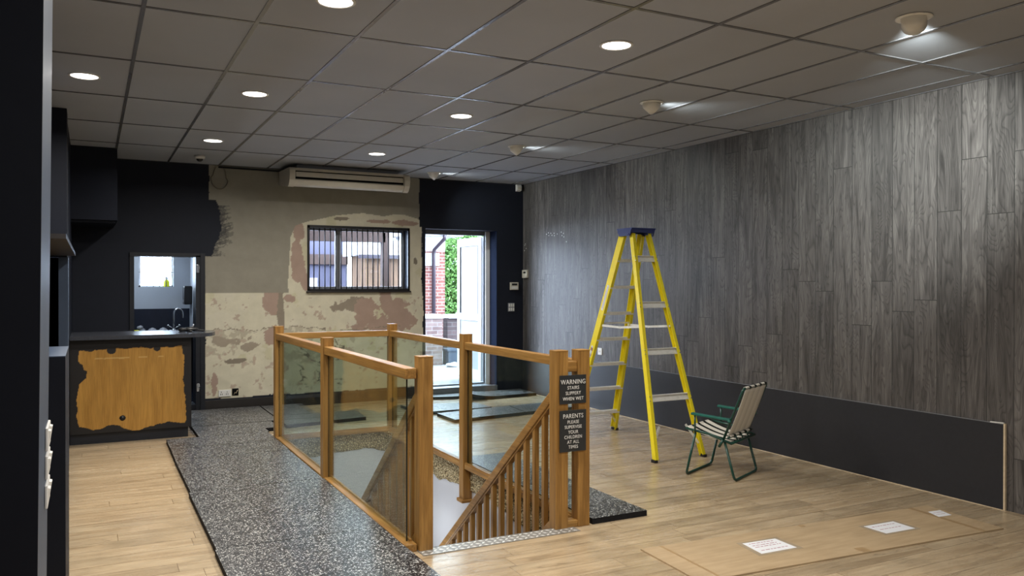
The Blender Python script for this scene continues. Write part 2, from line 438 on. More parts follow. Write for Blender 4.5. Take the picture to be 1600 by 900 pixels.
m = NT('corrugated_card'); co = m.coords('World', (3, 25, 1)); nz = m.noise(co, 1.0, 5); n2 = m.noise(m.coords('World'), 2.5, 4)
c = m.ramp(nz.outputs['Fac'], [(0.3, (0.40, 0.285, 0.165)), (0.7, (0.50, 0.37, 0.225))])
m.base(m.mix(1.0, c, m.ramp(n2.outputs['Fac'], [(0.3, 0.88), (0.6, 1.0)]), 'MULTIPLY')); m.set(0.55, 0, 0.35); M['card'] = m.m

m = NT('ceiling_tile'); co = m.coords('World')
nz = m.noise(co, 90, 3); n2 = m.noise(co, 0.9, 3)
c = m.ramp(n2.outputs['Fac'], [(0.3, (0.355, 0.375, 0.415)), (0.7, (0.40, 0.42, 0.46))])
m.base(c); m.set(0.75, 0, 0.3); m.bump(nz.outputs['Fac'], 0.2, 0.002); M['tile'] = m.m
M['grid'] = plain('painted_ceiling_bar', (0.19, 0.19, 0.20), 0.24, 0.3, 0.5, 0.08)

# painted and scraped back wall: pigment masks live in a colour attribute, grain in noise
m = NT('scraped_plaster_wall')
at = m.add('ShaderNodeAttribute', attribute_name='paint'); co = m.coords('World')
nz = m.noise(co, 6, 6, 0.6); nf = m.noise(co, 40, 4)
c = m.mix(1.0, at.outputs['Color'], m.ramp(nz.outputs['Fac'], [(0.3, 0.90), (0.7, 1.06)]), 'MULTIPLY')
m.base(c); m.set(0.68, 0, 0.3); m.bump(nf.outputs['Fac'], 0.15, 0.004); M['wallpaint'] = m.m

# counter front: black paint rolled over an oak board
m = NT('half_painted_oak_front'); at = m.add('ShaderNodeAttribute', attribute_name='paint')
sp = m.add('ShaderNodeSeparateColor'); m.link(at.outputs['Color'], sp.inputs[0])
n1 = m.noise(m.coords('World', (9, 9, 1.0)), 1.0, 5, 0.6, 1.0); n2 = m.noise(m.coords('World', (120, 120, 5)), 1.0, 3)
w = m.ramp(n1.outputs['Fac'], [(0.3, (0.38, 0.185, 0.032)), (0.7, (0.55, 0.29, 0.060))])
w = m.mix(1.0, w, m.ramp(n2.outputs['Fac'], [(0.35, 0.78), (0.6, 1.0)]), 'MULTIPLY')
w = m.mix(sp.outputs[1], w, (0.62, 0.40, 0.14))
m.base(m.mix(sp.outputs[0], (0.014, 0.013, 0.014), w)); m.set(0.4, 0, 0.45); M['counter_front'] = m.m

# fibrous cut edge of the floor build-up round the stair well
m = NT('wood_wool_edge'); co = m.coords('World')
wv = m.noise(co, 9, 3)
va = m.add('ShaderNodeVectorMath', operation='MULTIPLY_ADD'); m.link(wv.outputs['Color'], va.inputs[0]); va.inputs[1].default_value = (0.06, 0.06, 0.06); m.link(co, va.inputs[2])
v = m.add('ShaderNodeTexVoronoi', feature='DISTANCE_TO_EDGE'); v.inputs['Scale'].default_value = 42; m.link(va.outputs[0], v.inputs['Vector'])
m.base(m.ramp(v.outputs['Distance'], [(0.02, (0.07, 0.05, 0.025)), (0.14, (0.46, 0.37, 0.21)), (0.45, (0.74, 0.65, 0.43))])); m.set(0.85, 0, 0.2)
m.bump(v.outputs['Distance'], 0.9, 0.02); M['wool'] = m.m

# chequer plate
m = NT('chequer_plate_metal'); nz = m.noise(m.coords('World'), 25, 4)
m.base(m.ramp(nz.outputs['Fac'], [(0.3, (0.22, 0.21, 0.19)), (0.7, (0.32, 0.31, 0.29))])); m.set(0.4, 0.3); M['plate'] = m.m
M['plate_stud'] = plain('polished_plate_stud', (0.78, 0.77, 0.74), 0.3, 0.3, 0.5, 0.05, 40)

# outside
def brick_mat(name, a, b, mortar, bw=0.225, rh=0.075):
    m = NT(name); g0 = m.add('ShaderNodeNewGeometry'); sp = m.add('ShaderNodeSeparateXYZ'); m.link(g0.outputs['Position'], sp.inputs[0])
    cb = m.add('ShaderNodeCombineXYZ'); m.link(m.math('ADD', sp.outputs['X'], sp.outputs['Y']), cb.inputs[0]); m.link(sp.outputs['Z'], cb.inputs[1])
    br = m.add('ShaderNodeTexBrick'); m.link(cb.outputs[0], br.inputs['Vector']); br.inputs['Scale'].default_value = 1
    br.inputs['Brick Width'].default_value = bw; br.inputs['Row Height'].default_value = rh; br.inputs['Mortar Size'].default_value = 0.007
    br.inputs['Color1'].default_value = (*a, 1); br.inputs['Color2'].default_value = (*b, 1); br.inputs['Mortar'].default_value = (*mortar, 1)
    nz = m.noise(cb.outputs[0], 7, 4)
    m.base(m.mix(1.0, br.outputs['Color'], m.ramp(nz.outputs['Fac'], [(0.3, 0.8), (0.7, 1.1)]), 'MULTIPLY')); m.set(0.85, 0, 0.2); return m.m
M['red_brick'] = brick_mat('red_brick', (0.11, 0.040, 0.032), (0.15, 0.062, 0.050), (0.24, 0.21, 0.20), 0.225, 0.075)
M['old_brick'] = brick_mat('weathered_brick', (0.030, 0.022, 0.022), (0.060, 0.042, 0.040), (0.065, 0.058, 0.055), 0.23, 0.08)
M['pier_brick'] = brick_mat('pale_pier_brick', (0.085, 0.055, 0.050), (0.13, 0.095, 0.085), (0.15, 0.135, 0.13))
M['concrete'] = plain('yard_concrete', (0.17, 0.165, 0.175), 0.85, 0, 0.2, 0.12, 2)
M['render'] = plain('white_render', (0.45, 0.45, 0.47), 0.8, 0, 0.2, 0.05)
M['coping'] = plain('pale_coping_stone', (0.42, 0.40, 0.38), 0.8, 0, 0.2, 0.1)
M['violet_render'] = plain('violet_grey_render', (0.075, 0.070, 0.098), 0.8, 0, 0.2, 0.12, 2)
M['timber_fence'] = plain('orange_timber_boards', (0.12, 0.073, 0.045), 0.8, 0, 0.2, 0.15, 4)
M['brown_beam'] = plain('brown_timber', (0.055, 0.034, 0.027), 0.7, 0, 0.2, 0.15, 6)
M['pipe'] = plain('dark_downpipe', (0.022, 0.014, 0.02), 0.4, 0, 0.5, 0.1)
M['bin'] = plain('dark_blue_planter', (0.020, 0.028, 0.045), 0.5, 0, 0.4, 0.1)
M['bag'] = plain('white_rag', (0.4, 0.4, 0.4), 0.7, 0, 0.3, 0.1)
m = NT('hedge_leaf'); nz = m.noise(m.coords('World'), 9, 4)
m.base(m.ramp(nz.outputs['Fac'], [(0.3, (0.05, 0.13, 0.025)), (0.7, (0.13, 0.27, 0.06))])); m.set(0.6); M['leaf'] = m.m
M['twig'] = plain('twig_bark', (0.06, 0.04, 0.025), 0.9, 0, 0.2)
m = NT('striped_canvas'); co = m.coords('UV')
sp = m.add('ShaderNodeSeparateXYZ'); m.link(co, sp.inputs[0])
st = m.ramp(m.math('FRACT', m.math('MULTIPLY', sp.outputs['X'], 4.0)), [(0.0, (0.74, 0.70, 0.62)), (0.60, (0.74, 0.70, 0.62)), (0.62, (0.010, 0.014, 0.012)), (0.98, (0.010, 0.014, 0.012)), (1.0, (0.74, 0.70, 0.62))])
m.base(st); m.set(0.75, 0, 0.2); M['canvas'] = m.m
m = NT('striped_canvas_reverse'); co = m.coords('UV'); sp = m.add('ShaderNodeSeparateXYZ'); m.link(co, sp.inputs[0])
st = m.ramp(m.math('FRACT', m.math('MULTIPLY', sp.outputs['X'], 4.0)), [(0.0, (0.84, 0.80, 0.73)), (0.56, (0.76, 0.72, 0.63)), (0.66, (0.70, 0.665, 0.59)), (0.94, (0.70, 0.665, 0.59)), (1.0, (0.78, 0.74, 0.66))])
m.base(st); m.set(0.75, 0, 0.2); M['canvas_back'] = m.m

# ------------------------------------------------------------------ value noise for paint edges
class VN:
    def __init__(self, seed): self.g = np.random.RandomState(seed).rand(256, 256)
    def __call__(self, x, y, s):
        x = x*s + 37.3; y = y*s + 11.7
        xi = np.floor(x).astype(int); yi = np.floor(y).astype(int); fx = x-xi; fy = y-yi
        fx = fx*fx*(3-2*fx); fy = fy*fy*(3-2*fy); g = self.g
        a = g[xi % 256, yi % 256]; b = g[(xi+1) % 256, yi % 256]; c = g[xi % 256, (yi+1) % 256]; d = g[(xi+1) % 256, (yi+1) % 256]
        return (a*(1-fx)+b*fx)*(1-fy) + (c*(1-fx)+d*fx)*fy
    def fbm(self, x, y, s, o=4):
        r = 0; a = 0.5; t = 0
        for i in range(o): r = r + a*self(x+i*3.7, y-i*5.1, s*(2**i)); t += a; a *= 0.55
        return r/t - 0.5
vn = VN(3); vn2 = VN(5); vn3 = VN(11)

def inpoly(px, pz, poly):
    r = np.zeros(px.shape, bool); n = len(poly)
    for i in range(n):
        x0, z0 = poly[i]; x1, z1 = poly[(i+1) % n]
        if z0 == z1: continue
        c = ((z0 > pz) != (z1 > pz)) & (px < (x1-x0)*(pz-z0)/(z1-z0) + x0)
        r ^= c
    return r

def grid_wall(name, xs, zs, y, colfn, mat, holes=(), thick=0.0, parent=None):
    """painted face: a fine grid in the plane y with pigment per vertex, holes skipped; returns verts/faces object"""
    nx, nz = len(xs), len(zs)
    X, Z = np.meshgrid(xs, zs, indexing='ij')
    col = colfn(X, Z)
    idx = np.arange(nx*nz).reshape(nx, nz)
    cx = (X[:-1, :-1]+X[1:, 1:])/2; cz = (Z[:-1, :-1]+Z[1:, 1:])/2
    keep = np.ones(cx.shape, bool)
    for (a, b, c, d) in holes: keep &= ~((cx > a) & (cx < b) & (cz > c) & (cz < d))
    q = np.stack([idx[:-1, :-1], idx[1:, :-1], idx[1:, 1:], idx[:-1, 1:]], -1)[keep]
    o0 = parent_world(parent) or Vector((0, 0, 0))
    V = np.stack([X.ravel()-o0.x, np.full(nx*nz, y-o0.y), Z.ravel()-o0.z], 1)
    me = bpy.data.meshes.new(name); me.from_pydata(V.tolist(), [], q.tolist())
    ca = me.color_attributes.new('paint', 'FLOAT_COLOR', 'POINT')
    buf = np.ones((nx*nz, 4)); buf[:, :3] = col.reshape(-1, 3); ca.data.foreach_set('color', buf.ravel())
    me.materials.append(mat); me.update()
    o = bpy.data.objects.new(name, me); COL.objects.link(o)
    if parent: o.parent = parent
    return o

# ------------------------------------------------------------------ STRUCTURE
# stair well opening: x 1.80..3.00, y 4.70..8.72
WX0, WX1, WY0, WY1 = 1.80, 3.00, 4.70, 8.72
b = MB()
for (x0, x1, y0, y1) in ((-2.6, XR, -2.5, WY0), (-2.6, WX0, WY0, WY1), (WX1, XR, WY0, WY1), (-2.6, XR, WY1, YB)):
    b.box(x0, x1, y0, y1, -0.03, 0.0)
struct('floor', b, M['floor'])

# ceiling: one sheet of tiles with a bar grid, 0.6 x 1.218 m
b = MB()
b.box(-2.6, XR, -2.5, YB, ZC+0.001, ZC+0.06)
gx0, gy0, gp, gq = 0.2603, 4.9025, 0.6, 1.2178
k = -4
while gx0 + gp*k < XR - 0.02:
    x = gx0 + gp*k
    if x > -2.5: b.box(x-0.012, x+0.012, -2.5, YB, ZC-0.004, ZC+0.002, 1)
    k += 1
for k in range(-6, 6):
    y = gy0 + gq*k
    if -2.5 < y < YB-0.02: b.box(-2.6, XR, y-0.012, y+0.012, ZC-0.0035, ZC+0.002, 1)
b.box(XR-0.022, XR, -2.5, YB, ZC-0.006, ZC+0.002, 1); b.box(-0.18, XR, YB-0.022, YB, ZC-0.006, ZC+0.002, 1)
struct('ceiling', b, [M['tile'], M['grid']])

# right wall: plank cladding
b = MB(); b.box(XR, XR+0.2, -2.5, YB+0.3, -0.1, ZC+0.1)
struct('wall_right', b, M['planks'])

# front wall behind the camera and the far left wall of the shop
b = MB(); b.box(-2.8, 0.2, -2.7, -2.5, -0.1, ZC+0.1); b.box(5.4, XR, -2.7, -2.5, -0.1, ZC+0.1); b.box(0.2, 5.4, -2.7, -2.5, -0.1, 0.5); b.box(0.2, 5.4, -2.7, -2.5, 2.5, ZC+0.1)
struct('wall_front', b, M['navy'])
b = MB()  # unseen window added behind the camera to give cool fill light
for x in (0.2, 1.9, 3.65, 5.33): b.box(x, x+0.07, -2.64, -2.56, 0.5, 2.5)
b.box(0.27, 5.33, -2.64, -2.56, 0.5, 0.57); b.box(0.27, 5.33, -2.64, -2.56, 2.43, 2.5); b.box(0.27, 5.33, -2.603, -2.597, 0.57, 2.43, 1)
struct('window_fill', b, [M['grey_alu'], M['fill_glass']])
b = MB(); b.box(-2.8, -2.6, -2.5, 4.0, -0.1, ZC+0.1); struct('wall_left', b, M['navy'])

# partition at the left with hatch: low wall, recess, full height part
b = MB()
b.box(-2.6, -0.42, 3.0, 8.06, -0.03, ZC)
b.box(-0.42, -0.104, 4.32, 5.0, -0.03, 1.290, 0)
b.box(-0.42, -0.104, 4.325, 5.0, 1.285, 1.294, 2)  # paler top slab: light falling on the low wall put into its colour
b.box(-1.2, -0.18, 8.06, 8.35, 1.86, ZC)
b.box(-0.245, -0.172, 8.06, 8.35, -0.03, 1.86, 2)
b.box(-1.2, -0.245, 8.35, YB, -0.03, 2.3)
b.box(-1.2, -0.19, 8.35, YB, -0.03, ZC)
o = struct('wall_left_partition', b, [M['navy'], M['white'], M['pillar_paint']])
# near pillar with a blue-grey return, very slightly out of plumb
b = MB()
def pil(x0b, x1b, x0t, x1t, y0, y1, mi):
    bb = [(x0b,y0,-0.03),(x1b,y0,-0.03),(x1b,y1,-0.03),(x0b,y1,-0.03)]; tt = [(x0t,y0,ZC),(x1t,y0,ZC),(x1t,y1,ZC),(x0t,y1,ZC)]
    for q in ((bb[0],bb[1],tt[1],tt[0]),(bb[1],bb[2],tt[2],tt[1]),(bb[2],bb[3],tt[3],tt[2]),(bb[3],bb[0],tt[0],tt[3])): b.quad(*q, mi=mi)
pil(-1.4, -0.112, -1.4, -0.078, 2.0, 2.01, 0)
pil(-1.4, -0.112, -1.4, -0.078, 2.01, 2.44, 1)
b.quad((-1.4,2.0,ZC),(-0.078,2.0,ZC),(-0.078,2.44,ZC),(-1.4,2.44,ZC)); b.quad((-1.4,2.0,-0.03),(-0.112,2.0,-0.03),(-0.112,2.44,-0.03),(-1.4,2.44,-0.03))
struct('wall_pillar', b, [M['navy'], M['pillar_paint']])

# bulkhead over the counter
b = MB(); b.box(-0.19, 0.27, 10.16, YB, 2.34, ZC); b.box(-0.19, 0.25, 10.2, YB, 2.31, 2.34)
struct('wall_bulkhead', b, M['navy'])

# back wall: painted skin on a solid wall with openings
WIN = (2.60, 4.02, 1.545, 2.415); DOOR = (4.28, 5.43, 0.10, 2.43); KIT = (0.475, 1.255, 0.0, 1.985)
def wall_col(X, Z):
    navy = np.array([0.0080, 0.0105, 0.0195]); greige = np.array([0.275, 0.255, 0.205]); cream = np.array([0.60, 0.56, 0.43])
    pink = np.array([0.38, 0.275, 0.220]); grey = np.array([0.33, 0.28, 0.215]); pale = np.array([0.60, 0.56, 0.45])
    n1 = vn.fbm(X, Z, 6.0, 5); n2 = vn2.fbm(X, Z, 14.0, 4); n3 = vn3.fbm(X, Z, 3.0, 5)
    c = np.broadcast_to(greige, X.shape+(3,)).copy()
    # cream lower part and halo round the window
    n4 = vn.fbm(X, Z, 2.0, 2)
    low = Z < 1.512 + n1*0.012
    halo = inpoly(X + n4*0.05, Z + n4*0.05, [(2.36,1.40),(2.33,1.60),(2.34,1.95),(2.36,2.25),(2.42,2.40),(2.60,2.47),(2.95,2.56),(3.35,2.60),(3.66,2.585),(3.80,2.62),(3.98,2.62),(4.22,2.53),(4.22,1.40)])
    cm = low | halo
    c[cm] = cream
    blot = cm & (n3 > 0.13); c[blot] = cream*0.5 + pale*0.5
    y = cm & (n3 < -0.16); c[y] = cream*np.array([0.93, 0.93, 0.84])
    # stains: pinkish bare plaster where the cream flaked off
    def blob(cx, cz, rx, rz, amp=0.9, rot=0.0, col=pink, n=n1):
        dx = X-cx; dz = Z-cz; co, si = math.cos(rot), math.sin(rot)
        u = (dx*co+dz*si)/rx; v = (-dx*si+dz*co)/rz
        k = cm & ((np.sqrt(u*u+v*v) + n*amp*2.0 + n2*1.1*min(1, amp)) < 1.0); c[k] = col
    # broad faint bands first
    bandz = cm & (Z < 1.03 + n1*0.3) & (Z > 0.60 + n1*0.4) & (n2 + n3 > 0.08) & (X < 3.4); c[bandz] = grey*0.55 + cream*0.45
    bandz = cm & (Z < 0.70 + n1*0.3) & (n2 > 0.17) & (X < 2.9); c[bandz] = pink*0.6 + cream*0.4
    fl = cm & (n2 > 0.21) & (Z < 1.45); c[fl] = pink*0.7 + cream*0.3
    blob(2.13, 1.41, 0.125, 0.17, 0.35); blob(2.36, 1.44, 0.09, 0.05, 0.6)
    blob(2.24, 1.22, 0.045, 0.33, 0.6, 0, grey*0.8); blob(2.16, 0.97, 0.13, 0.12, 0.8)
    blob(3.20, 1.34, 0.24, 0.09, 0.7, 0.1, grey*0.85); blob(3.42, 1.22, 0.16, 0.16, 1.1); blob(3.68, 1.02, 0.30, 0.13, 1.3)
    blob(3.88, 1.16, 0.22, 0.16, 1.4); blob(3.70, 1.42, 0.09, 0.18, 0.8); blob(4.05, 1.12, 0.15, 0.13, 0.9); blob(3.92, 1.36, 0.12, 0.08, 0.9)
    blob(2.47, 2.30, 0.07, 0.14, 0.6); blob(2.45, 2.08, 0.07, 0.17, 0.6); blob(2.47, 1.86, 0.09, 0.20, 0.7); blob(2.56, 1.64, 0.06, 0.12, 0.6)
    blob(3.58, 2.50, 0.17, 0.035, 0.9); blob(3.98, 2.49, 0.20, 0.035, 0.7); blob(3.02, 2.52, 0.09, 0.02, 0.8, 0, grey*0.7); blob(4.13, 1.95, 0.03, 0.05, 0.8, 0, grey*0.6)
    blob(1.60, 0.90, 0.22, 0.07, 1.6, 0, grey); blob(1.85, 0.83, 0.12, 0.05, 1.5, 0, grey); blob(1.40, 0.30, 0.03, 0.16, 1.2); blob(1.62, 0.63, 0.14, 0.025, 1.1, 0, grey*0.7)
    crack = cm & (np.abs(Z - 1.035 - n1*0.16) < 0.004) & (X < 3.9) & (n3 > -0.12); c[crack] = grey*0.7
    # scribbled grey damage seen beyond the stair glass
    d = cm & (X > 2.45) & (X < 3.1) & (Z < 0.95) & (Z > 0.25) & (np.abs(vn.fbm(X+Z, Z, 5.0, 4)) < 0.022); c[d] = grey*0.55
    # navy at both sides with brushed ragged edges
    e1 = 1.345 + n1*0.05
    e1 = np.where((Z < 2.70) & (Z > 2.38), 1.415 + n1*0.12 + (2.70-Z)*0.25, e1)
    e1 = np.where((Z <= 2.38) & (Z > 1.98), 1.50 + n1*0.14 - (2.38-Z)*0.25, e1)
    e1 = np.where(Z <= 1.98, 1.285 + n1*0.07, e1)
    e1 = np.where(Z <= 0.5, 1.27 + n1*0.08, e1)
    c[X < e1] = navy
    for q, (wd_, th) in enumerate(((0.16, 0.02), (0.11, -0.06), (0.06, -0.12))):
        dry = (X > e1-0.01) & (X < e1+wd_) & (Z < 2.64) & (Z > 1.97) & (vn2.fbm((X+Z*0.3)*0.45, (Z-X*0.3)*3.2, 17+q*9, 4) > th)
        c[dry] = c[dry]*0.60 + navy*0.40
    e2 = 4.185 + n1*0.05; e2 = np.where(Z < 2.45, 4.225 + n1*0.07, e2); e2 = np.where(Z < 1.6, 4.235 + n1*0.06, e2)
    c[X > e2] = navy
    c[(Z < 0.165 + n1*0.05) & (X < 4.3)] = navy
    return c
def lin(a, b, step, extra):
    v = set(np.round(np.arange(a, b, step), 4).tolist()) | {a, b} | {e for e in extra if a <= e <= b}
    v = sorted(v); return np.array([q for i, q in enumerate(v) if i == 0 or q - v[i-1] > 1e-5])
xs = lin(-0.25, XR, 0.011, [WIN[0], WIN[1], DOOR[0], DOOR[1], KIT[0], KIT[1]])
zs = lin(0.0, ZC, 0.011, [WIN[2], WIN[3], DOOR[2], DOOR[3], KIT[3]])
o = grid_wall('wall_back', xs, zs, YB, wall_col, M['wallpaint'], holes=(WIN, DOOR, KIT)); o['kind'] = 'structure'
b = MB()
y0, y1 = YB+0.002, YB+0.30
def piece(x0, x1, z0, z1, mi=0): b.box(x0, x1, y0, y1, z0, z1, mi)
piece(-1.2, KIT[0], -0.1, ZC); piece(KIT[0], KIT[1], KIT[3], ZC); piece(KIT[1], WIN[0], -0.1, ZC)
piece(WIN[0], WIN[1], -0.1, WIN[2]); piece(WIN[0], WIN[1], WIN[3], ZC); piece(WIN[1], DOOR[0], -0.1, ZC)
piece(DOOR[0], DOOR[1], DOOR[3], ZC); piece(DOOR[1], XR, -0.1, ZC); piece(DOOR[0], DOOR[1], -0.1, 0.10)
struct('wall_back_core', b, [M['navy']])

# skirting along the back wall
b = MB()
b.box(1.27, DOOR[0], YB-0.02, YB, 0, 0.145, 0, 0.004)
o = struct('baseboard_back', b, [M['brown_skirting']])

# stair well: walls, steps, lining below
b = MB()
b.box(WX1, WX1+0.12, WY0-0.1, WY1+0.12, -2.9, -0.03); b.box(WX0-0.12, WX0, WY0-0.1, WY1+0.12, -2.9, -0.03)
b.box(WX0, WX1, WY1, WY1+0.12, -2.9, -0.03); b.box(WX0-0.12, WX1+0.12, WY0-0.1, WY1+0.12, -3.0, -2.9)
b.box(WX0, WX1, WY0-0.1, WY0, -2.9, -0.03)
struct('wall_stairwell', b, M['pale_plaster'])

st = thing('staircase', 'grey flight of stairs going down inside the oak and glass balustrade', 'staircase', (2.3, 4.75, -2.9))
b = MB()
pts = [(2.74+0.0, WY0+0.005, -0.2)]
y, z = WY0+0.005, -0.2
prof = [(WY0+0.005, -2.9), (WY0+0.005, -0.2)]
for i in range(13):
    y2 = WY0 + 0.005 + 0.244*(i+1); prof += [(y2, -0.2-0.2*i), (y2, -0.2-0.2*(i+1))]
prof = prof[:-1] + [(prof[-1][0], -2.9)]
b.prism([(1.88, p[0], p[1]) for p in prof], (0.84, 0, 0))
b.build('steps', M['carpet_step'], st)
for xx in (1.80+0.012, 2.765):
    b = MB(); b.prism([(xx, WY0+0.01, -0.30), (xx, WY0+0.01, -0.02), (xx, 7.75, -2.52), (xx, 7.75, -2.80)], (0.03, 0, 0)); b.build('stringer', M['oak_y'], st)

# ragged fibrous edge round the well
def ragged(name, along, fixed, a0, a1, label):
    bm = bmesh.new(); n = int((a1-a0)/0.02); rows = 12; g = []
    for i in range(n+1):
        a = a0 + (a1-a0)*i/n
        zb = -0.215 + 0.05*float(vn.fbm(np.array(a), np.array(0.3), 5.0, 4))*2 + 0.03*math.sin(a*3.1)
        r = []
        for j in range(rows+1):
            z = 0.0 + (zb)*j/rows - 0.012
            d = 0.012 + 0.022*abs(float(vn2.fbm(np.array(a), np.array(z), 22.0, 3)))*2
            p = (fixed-d, a, z) if along == 'y' else (a, fixed-d, z)
            if j == rows: p = (fixed, a, z) if along == 'y' else (a, fixed, z)
            r.append(bm.verts.new(p))
        g.append(r)
    for i in range(n):
        for j in range(rows): bm.faces.new([g[i][j], g[i+1][j], g[i+1][j+1], g[i][j+1]])
    b = MB(); b.bm.free(); b.bm = bm
    return b
b = ragged('e', 'y', WX1+0.002, WY0+0.15, WY1-0.02, '')
ident(b.build('insulation_edge', M['wool']), 'ragged strip of straw coloured wood wool under the right edge of the stair opening', 'insulation')
b = ragged('e', 'x', WY1+0.002, WX0+0.02, WX1-0.02, '')
ident(b.build('insulation_edge', M['wool']), 'ragged strip of straw coloured wood wool under the far edge of the stair opening', 'insulation')

# ------------------------------------------------------------------ BALUSTRADE (one fixed thing, everything jointed together)
bal = thing('balustrade', 'oak and glass balustrade boxed around the stair opening', 'balustrade', (2.35, 6.7, 0))
PH = 1.185
posts = {'A': (1.775, 1.865, 4.66, 4.75, 0.0), 'B': (1.69, 1.78, 6.64, 6.73, 0.0), 'C': (1.70, 1.79, 8.64, 8.73, 0.0),
         'D': (2.935, 3.025, 8.63, 8.72, 0.0), 'E': (2.915, 3.005, 6.58, 6.67, -0.27), 'F': (2.735, 2.83, 4.66, 4.75, -0.03), 'G': (2.91, 3.0, 4.66, 4.75, 0.0)}
for k, (x0, x1, y0, y1, z0) in posts.items():
    b = MB(); b.box(x0, x1, y0, y1, z0, PH, 0, 0.004)
    p = b.build('newel_post', M['oak_z'], bal)
    b = MB(); b.box(x0-0.001, x1+0.001, y0-0.001, y1+0.001, PH-0.004, PH+0.004, 0, 0.003); b.build('post_cap', M['oak_x'], p)
    if k == 'E':
        b = MB(); b.box(x0-0.018, x1+0.0, y0-0.018, y1+0.018, z0-0.03, z0, 0, 0.008); b.build('base_cap', M['oak_x'], p)
def rail(p, q, w, z0, z1, mat, name='top_rail'):
    b = MB(); b.bar((p[0], p[1], (z0+z1)/2), (q[0], q[1], (z0+z1)/2), w, z1-z0, mi=0, bevel=0.005); return b.build(name, mat, bal)
RZ0, RZ1 = 1.052, 1.117
rail((1.74, 8.64), (1.735, 6.73), 0.07, RZ0, RZ1, M['oak_y']); rail((1.735, 6.64), (1.73, 4.69), 0.075, RZ0, RZ1, M['oak_y'])
rail((1.79, 8.685), (2.935, 8.685), 0.065, RZ0, RZ1, M['oak_x']); rail((2.97, 8.63), (2.96, 6.67), 0.065, RZ0, RZ1, M['oak_y'])
rail((2.96, 6.58), (2.955, 4.75), 0.065, RZ0, RZ1, M['oak_y']); rail((2.83, 4.705), (2.91, 4.705), 0.055, RZ0-0.01, RZ1-0.005, M['oak_x'])
BZ = 0.045
def brail(p, q, mat, w=0.075, z0=0.0, z1=BZ):
    o = rail(p, q, w, z0, z1, mat, 'base_rail')
    return o
brail((1.74, 8.64), (1.735, 6.73), M['oak_y']); brail((1.735, 6.64), (1.73, 4.68), M['oak_y'])
brail((1.79, 8.685), (2.935, 8.685), M['oak_x']); brail((2.97, 8.63), (2.965, 6.67), M['oak_y'], 0.08); brail((2.965, 6.58), (2.96, 4.75), M['oak_y'], 0.08)
brail((2.83, 4.705), (2.91, 4.705), M['oak_x'], 0.08)
def bead(p, q, mat, off):
    b = MB(); b.bar((p[0], p[1], BZ+0.006), (q[0], q[1], BZ+0.006), 0.016, 0.014, bevel=0.003)
    return b.build('glazing_bead', mat, bal)
bead((2.942, 8.63), (2.942, 6.67), M['oak_y'], 0); bead((2.938, 6.58), (2.938, 4.75), M['oak_y'], 0); bead((1.79, 8.66), (2.935, 8.66), M['oak_x'], 0)
bead((1.760, 8.64), (1.757, 6.73), M['oak_y'], 0); bead((1.757, 6.64), (1.752, 4.75), M['oak_y'], 0)
def pane(p, q):
    p = Vector((p[0], p[1], 0)); q = Vector((q[0], q[1], 0)); d = (q-p).normalized(); s = Vector((-d.y, d.x, 0))*0.005
    b = MB(); z0, z1 = BZ-0.005, RZ0+0.005
    A = [p-s, q-s, q+s, p+s]
    lo = [Vector((v.x, v.y, z0)) for v in A]; hi = [Vector((v.x, v.y, z1)) for v in A]
    for i, mi in ((0, 0), (1, 1), (2, 0), (3, 1)): b.quad(lo[i], lo[(i+1)%4], hi[(i+1)%4], hi[i], mi=mi)
    o = b.build('glass_panel', [M['glass'], M['glass_edge']], bal, recalc=False); return o
pane((1.74, 8.635), (1.735, 6.735)); pane((1.735, 6.635), (1.73, 4.76)); pane((1.795, 8.685), (2.93, 8.685))
pane((2.968, 8.625), (2.962, 6.675)); pane((2.96, 6.575), (2.955, 4.755))

# the two raking handrails with spindles
def rake(xc, z0, slope, n):
    ya, yb = 4.75, 8.0
    d = Vector((0, 1, -slope)).normalized(); nrm = Vector((0, slope, 1)).normalized()
    b = MB(); p = Vector((xc, ya, z0-0.045)); q = Vector((xc, yb, z0-0.045-slope*(yb-ya)))
    b.bar(p, q, 0.062, 0.062, up=nrm, bevel=0.010)
    b.bar(p - nrm*0.035, q - nrm*0.035, 0.042, 0.02, up=nrm)
    b.build('handrail', M['oak_y'], bal)
    b = MB(); dz = 0.86; b.bar(p - Vector((0, 0, dz)), q - Vector((0, 0, dz)), 0.05, 0.05, up=nrm); b.build('spindle_rail', M['oak_y'], bal)
    for i in range(n):
        y = 4.885 + 0.1335*i
        zt = z0 - 0.05 - slope*(y-ya); zb = zt - 0.82
        b = MB(); b.box(xc-0.018, xc+0.018, y-0.018, y+0.018, zb, zt, 0, 0.002); b.build('spindle', M['oak_z'], bal)
rake(2.78, 0.930, 0.815, 22); rake(1.82, 0.990, 0.815, 18)

